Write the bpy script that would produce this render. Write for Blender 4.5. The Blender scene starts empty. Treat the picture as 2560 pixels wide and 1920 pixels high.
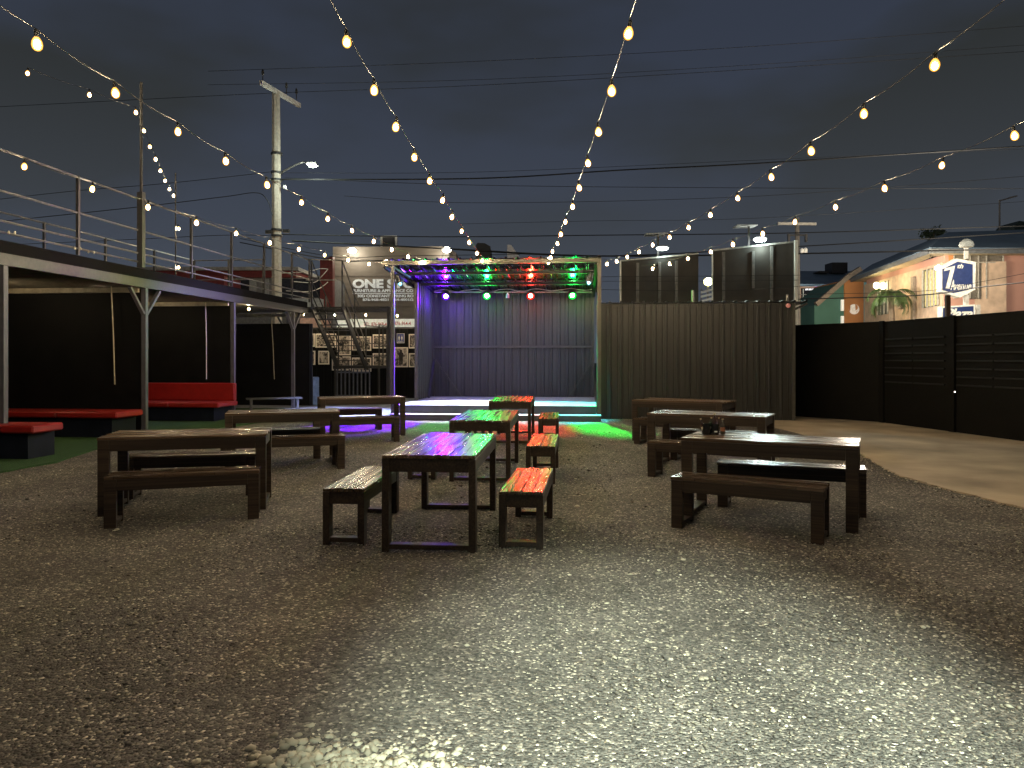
import bpy, math, random
import numpy as np
from mathutils import Vector, Matrix
random.seed(7)
R = math.radians
S = bpy.context.scene
COL = S.collection
# ---------------------------------------------------------------- camera
F, H, YAW = 1850.0, 1.5, R(5.7)
cam = bpy.data.objects.new('camera', bpy.data.cameras.new('camera'))
COL.objects.link(cam)
cam.location = (0, 0, H)
cam.rotation_euler = (R(90), 0, YAW)
cam.data.sensor_width = 36
cam.data.lens = F / 2560 * 36
cam.data.shift_y = -63 / 2560
cam.data.clip_end = 600
S.camera = cam
# ---------------------------------------------------------------- night sky
W = bpy.data.worlds.new('World'); S.world = W; W.use_nodes = True
nt = W.node_tree; nt.nodes.clear()
def N(nt, t, **k):
    n = nt.nodes.new(t)
    for a, b in k.items(): setattr(n, a, b)
    return n
out = N(nt, 'ShaderNodeOutputWorld'); bg = N(nt, 'ShaderNodeBackground')
tc = N(nt, 'ShaderNodeTexCoord'); mp = N(nt, 'ShaderNodeMapping'); mp.inputs['Scale'].default_value = (1.3, 1.3, 3.4)
mp.inputs['Location'].default_value = (0.35, 0.1, 0.2)
nz = N(nt, 'ShaderNodeTexNoise'); nz.inputs['Scale'].default_value = 1.7; nz.inputs['Detail'].default_value = 4; nz.inputs['Roughness'].default_value = .45
cr = N(nt, 'ShaderNodeValToRGB')
cr.color_ramp.elements[0].position = .43; cr.color_ramp.elements[0].color = (.026, .029, .029, 1)
cr.color_ramp.elements[1].position = .60; cr.color_ramp.elements[1].color = (.036, .045, .068, 1)
sx = N(nt, 'ShaderNodeSeparateXYZ'); mr = N(nt, 'ShaderNodeMapRange')
mr.inputs['From Min'].default_value = 0.0; mr.inputs['From Max'].default_value = .42
mr.inputs['To Min'].default_value = 1; mr.inputs['To Max'].default_value = 0
mx = N(nt, 'ShaderNodeMixRGB'); mx.inputs[2].default_value = (.075, .088, .112, 1)
pw = N(nt, 'ShaderNodeMath', operation='POWER'); pw.inputs[1].default_value = 1.5
L = nt.links.new
L(tc.outputs['Generated'], mp.inputs['Vector']); L(mp.outputs[0], nz.inputs['Vector']); L(nz.outputs['Fac'], cr.inputs[0])
L(tc.outputs['Generated'], sx.inputs[0]); L(sx.outputs['Z'], mr.inputs['Value']); L(mr.outputs[0], pw.inputs[0])
L(pw.outputs[0], mx.inputs[0]); L(cr.outputs[0], mx.inputs[1]); L(mx.outputs[0], bg.inputs['Color']); L(bg.outputs[0], out.inputs[0])
bg.inputs['Strength'].default_value = 0.84
S.view_settings.view_transform = 'Standard'; S.view_settings.look = 'None'
S.view_settings.exposure = 0.18; S.view_settings.gamma = 1; S.view_settings.use_curve_mapping = False
S.cycles.use_denoising = True
S.cycles.max_bounces = 6; S.cycles.sample_clamp_indirect = 4; S.cycles.use_light_tree = True
S.cycles.caustics_reflective = False; S.cycles.caustics_refractive = False

# ---------------------------------------------------------------- pixel <-> place helpers (photo is 2560 wide)
c_, s_ = math.cos(YAW), math.sin(YAW)
def P(x, y, d):
    c = (x - 1280) * d / F
    return Vector((c * c_ - d * s_, c * s_ + d * c_, H - (y - 897) * d / F))
def G(x, y, z=0.0): return P(x, y, F * (H - z) / (y - 897))
def onY(x, y, Y):
    k = (x - 1280) / F
    return P(x, y, Y / (k * s_ + c_))
def onX(x, y, X):
    k = (x - 1280) / F
    return P(x, y, X / (k * c_ - s_))
FW = Vector((-s_, c_, 0)); RT = Vector((c_, s_, 0)); UP = Vector((0, 0, 1))

# ---------------------------------------------------------------- lamps with no visible body in frame
def lamp(name, kind, loc, power, color, target=None, angle=60, blend=.5, size=.05, parent=None):
    l = bpy.data.lights.new(name, kind); l.energy = power; l.color = color
    if kind == 'SPOT': l.spot_size = R(angle); l.spot_blend = blend
    l.shadow_soft_size = size
    o = bpy.data.objects.new(name, l); COL.objects.link(o); o.location = loc
    if target is not None: o.rotation_euler = (Vector(target) - Vector(loc)).to_track_quat('-Z', 'Y').to_euler()
    return o
# security floodlight on the building behind the photographer
lamp('flood_light_beam', 'SPOT', (0.95, -3.0, 4.6), 11500, (.84, 1.0, .86), (0.52, 2.75, 0), 27, 1.0, .06)

# ---------------------------------------------------------------- materials
MATS = {}
def mat(name, col, rough=.7, metal=0, var=.25, scale=8, bump=0, bscale=60, stretch=None, spec=.5, coord='Object', emit=None, estr=0, coat=0):
    if name in MATS: return MATS[name]
    m = bpy.data.materials.new(name); m.use_nodes = True; t = m.node_tree; b = t.nodes['Principled BSDF']
    b.inputs['Roughness'].default_value = rough; b.inputs['Metallic'].default_value = metal
    b.inputs['Specular IOR Level'].default_value = spec
    b.inputs['Coat Weight'].default_value = coat
    tc = N(t, 'ShaderNodeTexCoord'); mp = N(t, 'ShaderNodeMapping')
    if stretch: mp.inputs['Scale'].default_value = stretch
    t.links.new(tc.outputs[coord], mp.inputs[0])
    n = N(t, 'ShaderNodeTexNoise'); n.inputs['Scale'].default_value = scale; n.inputs['Detail'].default_value = 6
    t.links.new(mp.outputs[0], n.inputs['Vector'])
    r = N(t, 'ShaderNodeValToRGB')
    lo = [c * (1 - var) for c in col]; hi = [min(1, c * (1 + var)) for c in col]
    r.color_ramp.elements[0].position = .3; r.color_ramp.elements[0].color = (*lo, 1)
    r.color_ramp.elements[1].position = .7; r.color_ramp.elements[1].color = (*hi, 1)
    t.links.new(n.outputs['Fac'], r.inputs[0]); t.links.new(r.outputs[0], b.inputs['Base Color'])
    rr = N(t, 'ShaderNodeMapRange'); rr.inputs['To Min'].default_value = max(.03, rough - .12); rr.inputs['To Max'].default_value = min(1, rough + .12)
    t.links.new(n.outputs['Fac'], rr.inputs['Value']); t.links.new(rr.outputs[0], b.inputs['Roughness'])
    if bump:
        n2 = N(t, 'ShaderNodeTexNoise'); n2.inputs['Scale'].default_value = bscale; n2.inputs['Detail'].default_value = 5
        t.links.new(mp.outputs[0], n2.inputs['Vector'])
        bp = N(t, 'ShaderNodeBump'); bp.inputs['Strength'].default_value = bump; bp.inputs['Distance'].default_value = .01
        t.links.new(n2.outputs['Fac'], bp.inputs['Height']); t.links.new(bp.outputs[0], b.inputs['Normal'])
    if emit:
        b.inputs['Emission Color'].default_value = (*emit, 1); b.inputs['Emission Strength'].default_value = estr
    MATS[name] = m
    return m
def glow(name, center, edge, strength, p0=.35, p1=.95, mid=None):
    if name in MATS: return MATS[name]
    m = bpy.data.materials.new(name); m.use_nodes = True; t = m.node_tree; t.nodes.clear()
    o = N(t, 'ShaderNodeOutputMaterial'); e = N(t, 'ShaderNodeEmission'); lw = N(t, 'ShaderNodeLayerWeight'); lw.inputs[0].default_value = .45
    r = N(t, 'ShaderNodeValToRGB'); r.color_ramp.elements[0].position = p0; r.color_ramp.elements[0].color = (*center, 1)
    r.color_ramp.elements[1].position = p1; r.color_ramp.elements[1].color = (*edge, 1)
    if mid: q_ = r.color_ramp.elements.new(mid[0]); q_.color = (*mid[1], 1)
    t.links.new(lw.outputs['Facing'], r.inputs[0]); t.links.new(r.outputs[0], e.inputs[0]); e.inputs[1].default_value = strength
    t.links.new(e.outputs[0], o.inputs[0]); MATS[name] = m
    return m
def wood_mat(name, base, light, rough, pieces=False):
    m = bpy.data.materials.new(name); m.use_nodes = True; t = m.node_tree; b = t.nodes['Principled BSDF']; K = t.links.new
    tc = N(t, 'ShaderNodeTexCoord')
    mp = N(t, 'ShaderNodeMapping'); mp.inputs['Scale'].default_value = (.28, 42, 42); K(tc.outputs['Object'], mp.inputs[0])
    g = N(t, 'ShaderNodeTexNoise'); g.inputs['Scale'].default_value = 1.5; g.inputs['Detail'].default_value = 8; g.inputs['Roughness'].default_value = .65; K(mp.outputs[0], g.inputs[0])
    mp2 = N(t, 'ShaderNodeMapping'); mp2.inputs['Scale'].default_value = (.25, 8, 8); K(tc.outputs['Object'], mp2.inputs[0])
    g2 = N(t, 'ShaderNodeTexNoise'); g2.inputs['Scale'].default_value = 2; g2.inputs['Detail'].default_value = 3; K(mp2.outputs[0], g2.inputs[0])
    r = N(t, 'ShaderNodeValToRGB'); r.color_ramp.elements[0].position = .36; r.color_ramp.elements[0].color = (*base, 1)
    r.color_ramp.elements[1].position = .68; r.color_ramp.elements[1].color = (*light, 1); K(g.outputs['Fac'], r.inputs[0])
    mu = N(t, 'ShaderNodeMixRGB', blend_type='MULTIPLY'); mu.inputs[0].default_value = .75
    r2 = N(t, 'ShaderNodeValToRGB'); r2.color_ramp.elements[0].position = .3; r2.color_ramp.elements[0].color = (.45, .42, .4, 1); r2.color_ramp.elements[1].position = .65; r2.color_ramp.elements[1].color = (1.25, 1.2, 1.15, 1)
    K(g2.outputs['Fac'], r2.inputs[0]); K(r.outputs[0], mu.inputs[1]); K(r2.outputs[0], mu.inputs[2])
    col = mu.outputs[0]; hgt = g.outputs['Fac']
    if pieces:
        br = N(t, 'ShaderNodeTexBrick'); br.inputs['Color1'].default_value = (1, 1, 1, 1); br.inputs['Color2'].default_value = (.55, .5, .47, 1); br.inputs['Mortar'].default_value = (.06, .05, .04, 1)
        br.inputs['Scale'].default_value = 1; br.inputs['Brick Width'].default_value = .42; br.inputs['Row Height'].default_value = .045; br.inputs['Mortar Size'].default_value = .0035; br.offset = .37
        K(tc.outputs['Object'], br.inputs[0])
        m3 = N(t, 'ShaderNodeMixRGB', blend_type='MULTIPLY'); m3.inputs[0].default_value = .8; K(col, m3.inputs[1]); K(br.outputs[0], m3.inputs[2]); col = m3.outputs[0]
        ad = N(t, 'ShaderNodeMath', operation='MULTIPLY_ADD'); K(br.outputs['Fac'], ad.inputs[0]); ad.inputs[1].default_value = -1.5; K(g.outputs['Fac'], ad.inputs[2]); hgt = ad.outputs[0]
    K(col, b.inputs['Base Color'])
    rr = N(t, 'ShaderNodeMapRange'); rr.inputs['From Min'].default_value = .3; rr.inputs['From Max'].default_value = .7; rr.inputs['To Min'].default_value = rough - .03; rr.inputs['To Max'].default_value = rough + .12; b.inputs['Specular IOR Level'].default_value = .36
    K(g2.outputs['Fac'], rr.inputs['Value']); K(rr.outputs[0], b.inputs['Roughness'])
    bp = N(t, 'ShaderNodeBump'); bp.inputs['Strength'].default_value = .35; bp.inputs['Distance'].default_value = .0005
    K(hgt, bp.inputs['Height']); K(bp.outputs[0], b.inputs['Normal'])
    MATS[name] = m
    return m
WTOP = wood_mat('table_wood', (.045, .028, .017), (.20, .135, .085), .23)
WBEN = wood_mat('bench_wood', (.034, .022, .014), (.15, .105, .07), .22, True)
WLEG = wood_mat('leg_wood', (.016, .010, .007), (.055, .037, .023), .5)
BLACKW = mat('black_paint', (.005, .005, .0055), .62, scale=3, var=.35, bump=.15, bscale=25, spec=.15)
BLACKB = mat('black_block_paint', (.0045, .0042, .0038), .8, scale=3, var=.35, bump=.3, bscale=18, spec=.12)
CORR = mat('dark_corrugated_paint', (.026, .0255, .024), .45, spec=.3, scale=2.2, var=.22, bump=.12, bscale=9, stretch=(3, 3, .35))
CORRS = mat('stage_corrugated_paint', (.032, .033, .036), .42, spec=.3, scale=2.2, var=.25, bump=.12, bscale=9, stretch=(3, 3, .35))
ROOFM = mat('roof_sheet', (.055, .058, .068), .17, metal=.6, scale=3, var=.1)
STEEL = mat('painted_steel', (.045, .043, .042), .5, scale=14, var=.25)
STEELD = mat('dark_steel', (.026, .025, .025), .5, scale=14, var=.25)
GALV = mat('galvanised_pipe', (.20, .19, .18), .4, metal=.4, scale=14, var=.25)
CONC = mat('pole_concrete', (.37, .33, .28), .9, scale=10, var=.2, bump=.4, bscale=40)
WIRE = mat('black_cable', (.008, .008, .008), .6, scale=10, var=.1)
CORD = mat('dark_cord', (.020, .015, .010), .6, scale=10, var=.1)
RED = mat('red_vinyl', (.27, .011, .009), .45, scale=6, var=.15, bump=.15, bscale=18)
NAVY = mat('navy_board', (.008, .010, .020), .6, spec=.15, scale=5, var=.3)
WHITE = mat('white_paint', (.75, .75, .72), .6, scale=8, var=.08)
BULB = glow('bulb_glass', (1.0, .78, .47), (.0010, .0004, .00004), 1250, .09, .62, (.16, (.0031, .0017, .0004)))

# ---------------------------------------------------------------- mesh builder
class MB:
    def __init__(s): s.v = []; s.f = []
    def box(s, x0, x1, y0, y1, z0, z1, M=None):
        n = len(s.v)
        for z in (z0, z1):
            for x, y in ((x0, y0), (x1, y0), (x1, y1), (x0, y1)):
                p = Vector((x, y, z)); s.v.append(tuple(M @ p if M else p))
        s.f += [(n, n+3, n+2, n+1), (n+4, n+5, n+6, n+7), (n, n+1, n+5, n+4), (n+1, n+2, n+6, n+5), (n+2, n+3, n+7, n+6), (n+3, n, n+4, n+7)]
        return s
    def bar(s, a, b, w, h=None, up=(0, 0, 1)):
        a, b = Vector(a), Vector(b); h = h or w; d = (b - a)
        l = d.length
        if l < 1e-6: return s
        d.normalize(); u = Vector(up)
        if abs(d.dot(u)) > .98: u = Vector((0, 1, 0))
        sd = d.cross(u).normalized(); u = sd.cross(d)
        n = len(s.v)
        for p in (a, b):
            for i, j in ((-1, -1), (1, -1), (1, 1), (-1, 1)): s.v.append(tuple(p + sd * i * w / 2 + u * j * h / 2))
        s.f += [(n, n+1, n+2, n+3), (n+7, n+6, n+5, n+4), (n, n+4, n+5, n+1), (n+1, n+5, n+6, n+2), (n+2, n+6, n+7, n+3), (n+3, n+7, n+4, n)]
        return s
    def tube(s, pts, r, k=6, r2=None):
        pts = [Vector(p) for p in pts]; n0 = len(s.v); m = len(pts)
        for i, p in enumerate(pts):
            d = (pts[min(i+1, m-1)] - pts[max(i-1, 0)]).normalized()
            u = Vector((0, 0, 1)) if abs(d.z) < .95 else Vector((0, 1, 0))
            a = d.cross(u).normalized(); b = a.cross(d)
            rr = r if r2 is None else r + (r2 - r) * i / (m - 1)
            for q in range(k):
                t = 2 * math.pi * q / k; s.v.append(tuple(p + a * math.cos(t) * rr + b * math.sin(t) * rr))
        for i in range(m - 1):
            for q in range(k):
                a = n0 + i*k + q; b = n0 + i*k + (q+1) % k; s.f.append((a, b, b + k, a + k))
        s.f.append(tuple(n0 + q for q in range(k))[::-1]); s.f.append(tuple(n0 + (m-1)*k + q for q in range(k)))
        return s
    def lathe(s, c, prof, k=12, M=None):
        c = Vector(c); n0 = len(s.v)
        for r, z in prof:
            for q in range(k):
                t = 2 * math.pi * q / k; p = Vector((r * math.cos(t), r * math.sin(t), z))
                s.v.append(tuple(c + (M @ p if M else p)))
        for i in range(len(prof) - 1):
            for q in range(k):
                a = n0 + i*k + q; b = n0 + i*k + (q+1) % k; s.f.append((a, b, b + k, a + k))
        s.f.append(tuple(n0 + q for q in range(k))[::-1]); s.f.append(tuple(n0 + (len(prof)-1)*k + q for q in range(k)))
        return s
    def prism(s, poly, vec):
        n = len(s.v); k = len(poly); vec = Vector(vec)
        s.v += [tuple(p) for p in poly]; s.v += [tuple(Vector(p) + vec) for p in poly]
        s.f.append(tuple(range(n, n + k))); s.f.append(tuple(range(n + k, n + 2*k))[::-1])
        for i in range(k): s.f.append((n + i, n + k + i, n + k + (i+1) % k, n + (i+1) % k))
        return s
    def build(s, name, m, parent=None, smooth=False, bevel=0, origin=None):
        me = bpy.data.meshes.new(name)
        o0 = Vector(origin) if origin is not None else None
        vs = [tuple(Vector(v) - o0) for v in s.v] if o0 is not None else s.v
        me.from_pydata(vs, [], s.f); me.materials.append(m); me.validate(); me.update()
        if smooth: me.polygons.foreach_set('use_smooth', [True] * len(me.polygons))
        o = bpy.data.objects.new(name, me); COL.objects.link(o)
        if o0 is not None: o.location = o0
        if parent:
            o.parent = parent
            if parent.type == 'EMPTY' and not parent.get('_local'): o.location = o.location - parent.location if o0 is not None else -Vector(parent.location)
        if bevel:
            md = o.modifiers.new('bevel', 'BEVEL'); md.width = bevel; md.segments = 1; md.limit_method = 'ANGLE'
        return o
def tag(o, label, cat, group=None):
    o['label'] = label; o['category'] = cat
    if group: o['group'] = group
    return o
def thing(name, label, cat, loc=(0, 0, 0), rz=0, group=None, local=False):
    o = bpy.data.objects.new(name, None); COL.objects.link(o); o.location = loc; o.rotation_euler.z = rz
    o.empty_display_size = .1
    if local: o['_local'] = 1
    return tag(o, label, cat, group)
def struct(o): o['kind'] = 'structure'; return o
def corr(x0, x1, z0, z1, pitch=.28, depth=.03, thick=.004, back=False, rib=.055):
    """sheet in the local XZ plane, ribs standing out towards -Y"""
    xs = []; n = max(1, round((x1 - x0) / pitch)); p = (x1 - x0) / n
    for i in range(n):
        a = x0 + i * p
        xs += [(a, 0), (a + p*.42, 0), (a + p*.46, -depth*.35), (a + p*.5, 0), (a + p - rib - .02, 0), (a + p - rib, -depth), (a + p - .02, -depth)]
    xs.append((x1, 0))
    m = MB()
    for z in (z0, z1):
        for x, y in xs: m.v.append((x, y, z))
        for x, y in xs: m.v.append((x, y + thick, z))
    k = len(xs)
    for i in range(k - 1):
        m.f.append((i, i+1, 2*k+i+1, 2*k+i)); m.f.append((k+i+1, k+i, 3*k+i, 3*k+i+1))
        m.f.append((2*k+i, 2*k+i+1, 3*k+i+1, 3*k+i)); m.f.append((i+1, i, k+i, k+i+1))
    return m
def xf(m, M): m.v = [tuple(M @ Vector(v)) for v in m.v]; return m
def text(s, name, m, parent, x0, x1, y0, y1, d, ext=.02, bold=.02, shear=0, off=0):
    """lettering s filling the photo box x0..x1, y0..y1 on an upright plane at depth d"""
    cu = bpy.data.curves.new(name, 'FONT'); cu.body = s; cu.offset = bold; cu.shear = shear; cu.resolution_u = 3
    ob = bpy.data.objects.new('tmp', cu); COL.objects.link(ob)
    bpy.context.view_layer.update()
    me = bpy.data.meshes.new_from_object(ob.evaluated_get(bpy.context.evaluated_depsgraph_get()))
    bpy.data.objects.remove(ob)
    v = np.array([q.co[:] for q in me.vertices]); mn = v.min(0); mxx = v.max(0)
    a = P(x0, y1, d - off); b = P(x1, y0, d - off); wv = (b - a); wdt = Vector((wv.x, wv.y, 0)); hh = wv.z
    mb = MB(); fs = [tuple(p.vertices) for p in me.polygons]
    pts = [a + wdt * float((q[0]-mn[0])/(mxx[0]-mn[0])) + UP * hh * float((q[1]-mn[1])/(mxx[1]-mn[1])) for q in v]
    n = len(pts); mb.v = [tuple(p) for p in pts] + [tuple(p - FW * ext) for p in pts]
    mb.f = [f[::-1] for f in fs] + [tuple(i + n for i in f) for f in fs]
    from collections import Counter
    ed = Counter()
    for f in fs:
        for i in range(len(f)): ed[tuple(sorted((f[i], f[(i+1) % len(f)])))] += 1
    for (i, j), c in ed.items():
        if c == 1: mb.f.append((i, j, j + n, i + n))
    bpy.data.meshes.remove(me)
    return mb.build(name, m, parent)

# ================================================================= GROUND
def ground_mat():
    m = bpy.data.materials.new('gravel_dirt'); m.use_nodes = True; t = m.node_tree; b = t.nodes['Principled BSDF']; K = t.links.new
    tc = N(t, 'ShaderNodeTexCoord')
    def nz(sc, det=4, ro=.5):
        n = N(t, 'ShaderNodeTexNoise'); n.inputs['Scale'].default_value = sc; n.inputs['Detail'].default_value = det; n.inputs['Roughness'].default_value = ro; K(tc.outputs['Object'], n.inputs[0]); return n
    def vo(sc):
        n = N(t, 'ShaderNodeTexVoronoi'); n.inputs['Scale'].default_value = sc; K(tc.outputs['Object'], n.inputs[0]); return n
    big = nz(.9, 7, .6); v1 = vo(75); v2 = vo(34)
    r = N(t, 'ShaderNodeValToRGB'); r.color_ramp.elements[0].position = .3; r.color_ramp.elements[0].color = (.068, .062, .055, 1)
    r.color_ramp.elements[1].position = .72; r.color_ramp.elements[1].color = (.165, .152, .136, 1); K(big.outputs['Fac'], r.inputs[0])
    # per-grain tone
    g = N(t, 'ShaderNodeSeparateColor'); K(v1.outputs['Color'], g.inputs[0])
    gr = N(t, 'ShaderNodeValToRGB'); e = gr.color_ramp.elements; e[0].position = 0; e[0].color = (.45, .45, .45, 1); e[1].position = 1; e[1].color = (5.5, 5.3, 4.7, 1)
    q = e.new(.80); q.color = (1.35, 1.32, 1.28, 1); q = e.new(.93); q.color = (2.2, 2.1, 1.95, 1)
    K(g.outputs[0], gr.inputs[0])
    mu = N(t, 'ShaderNodeMixRGB', blend_type='MULTIPLY'); mu.inputs[0].default_value = 1; K(r.outputs[0], mu.inputs[1]); K(gr.outputs[0], mu.inputs[2])
    g2 = N(t, 'ShaderNodeSeparateColor'); K(v2.outputs['Color'], g2.inputs[0])
    th = N(t, 'ShaderNodeMapRange'); th.inputs['From Min'].default_value = .955; th.inputs['From Max'].default_value = .97; K(g2.outputs[1], th.inputs['Value'])
    dd = N(t, 'ShaderNodeMapRange'); dd.inputs['From Min'].default_value = .30; dd.inputs['From Max'].default_value = .22; K(v2.outputs['Distance'], dd.inputs['Value'])
    mm = N(t, 'ShaderNodeMath', operation='MULTIPLY'); K(th.outputs[0], mm.inputs[0]); K(dd.outputs[0], mm.inputs[1])
    m2 = N(t, 'ShaderNodeMixRGB'); m2.inputs[2].default_value = (.40, .35, .27, 1); K(mm.outputs[0], m2.inputs[0]); K(mu.outputs[0], m2.inputs[1])
    K(m2.outputs[0], b.inputs['Base Color']); b.inputs['Roughness'].default_value = .92; b.inputs['Specular IOR Level'].default_value = .25
    h = N(t, 'ShaderNodeMath', operation='MULTIPLY_ADD'); K(v1.outputs['Distance'], h.inputs[0]); h.inputs[1].default_value = -1.2; K(mm.outputs[0], h.inputs[2])
    n3 = nz(22, 4); h2 = N(t, 'ShaderNodeMath', operation='ADD'); K(h.outputs[0], h2.inputs[0]); K(n3.outputs['Fac'], h2.inputs[1])
    bp = N(t, 'ShaderNodeBump'); bp.inputs['Strength'].default_value = .9; bp.inputs['Distance'].default_value = .010; K(h2.outputs[0], bp.inputs['Height']); K(bp.outputs[0], b.inputs['Normal'])
    return m
GM = ground_mat()
struct(MB().box(-120, 140, -12, 260, -.30, -.06).build('ground', mat('dark_ground', (.06, .055, .05), .95, scale=.5, var=.3)))
def sheet(name, poly, z, m, sub=0):
    mb = MB(); mb.v = [(x, y, z) for x, y in poly]; mb.f = [tuple(range(len(poly)))]
    # thickness skirt down
    n = len(poly); mb.v += [(x, y, z - .05) for x, y in poly]
    for i in range(n): mb.f.append((i, n + i, n + (i+1) % n, (i+1) % n))
    return mb.build(name, m)
# gently uneven gravel yard
def yard():
    nx, ny = 110, 160; xs = np.linspace(-9.5, 6.0, nx); ys = np.linspace(-3, 22.3, ny)
    X, Y = np.meshgrid(xs, ys); rs = np.random.RandomState(3)
    Z = np.zeros_like(X)
    for i in range(26):
        kx, ky = rs.uniform(-3.5, 3.5, 2); Z += rs.uniform(.0005, .0022) * np.sin(kx * X + ky * Y + rs.uniform(0, 6))
    Z -= .0035
    v = np.stack([X, Y, Z], -1).reshape(-1, 3)
    f = []
    for j in range(ny - 1):
        for i in range(nx - 1):
            a = j*nx + i; f.append((a, a+1, a+nx+1, a+nx))
    mb = MB(); mb.v = [tuple(map(float, p)) for p in v]; mb.f = f
    return mb.build('gravel_yard', GM, smooth=True)
struct(yard())
# concrete driveway on the right
edge = [(4.9, 22.5), (3.6, 19.4), (3.75, 18.4), (4.25, 15.5), (4.35, 13.6), (4.28, 11.9), (4.05, 10.6), (4.0, 9.86), (4.12, 8.9), (4.36, 7.9), (4.6, 6.8), (4.7, 5.5), (4.85, 2), (4.7, -3)]
wob = []
for i in range(len(edge) - 1):
    (xa, ya), (xb, yb) = edge[i], edge[i+1]
    for k in range(8):
        u = k / 8; wob.append((xa + (xb-xa)*u + random.uniform(-.035, .035), ya + (yb-ya)*u))
wob.append(edge[-1])
CONCR = mat('driveway_concrete', (.37, .295, .205), .85, scale=.9, var=.38, bump=.5, bscale=14)
struct(sheet('driveway', wob + [(10.5, -3), (10.5, 22.5)], .012, CONCR))
struct(sheet('concrete_floor', [(-9.2, 18.9), (-7.4, 18.5), (-4.75, 18.1), (-4.75, 22.6), (-3, 22.6), (-3, 29.5), (-14, 29.5), (-14, 21.5), (-9.2, 21.5)], .010, mat('slab_concrete', (.33, .33, .34), .7, scale=1.2, var=.25, bump=.3, bscale=12)))
# artificial turf
te = [(-7.2, -3), (-7.3, 4), (-7.5, 7.5), (-7.64, 9.0), (-7.61, 10), (-8.15, 11.9), (-8.1, 13.6), (-7.74, 15.7), (-7.5, 17.5), (-7.5, 18.9), (-9, 21.4)]
wt = []
for i in range(len(te) - 1):
    (xa, ya), (xb, yb) = te[i], te[i+1]
    for k in range(6):
        u = k / 6; wt.append((xa + (xb-xa)*u + random.uniform(-.03, .03), ya + (yb-ya)*u))
wt.append(te[-1])
TURF = mat('artificial_turf', (.021, .072, .011), .9, scale=45, var=.5, bump=.9, bscale=220)
struct(sheet('turf', wt + [(-13.5, 21.4), (-13.5, -3)], .018, TURF))

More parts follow.
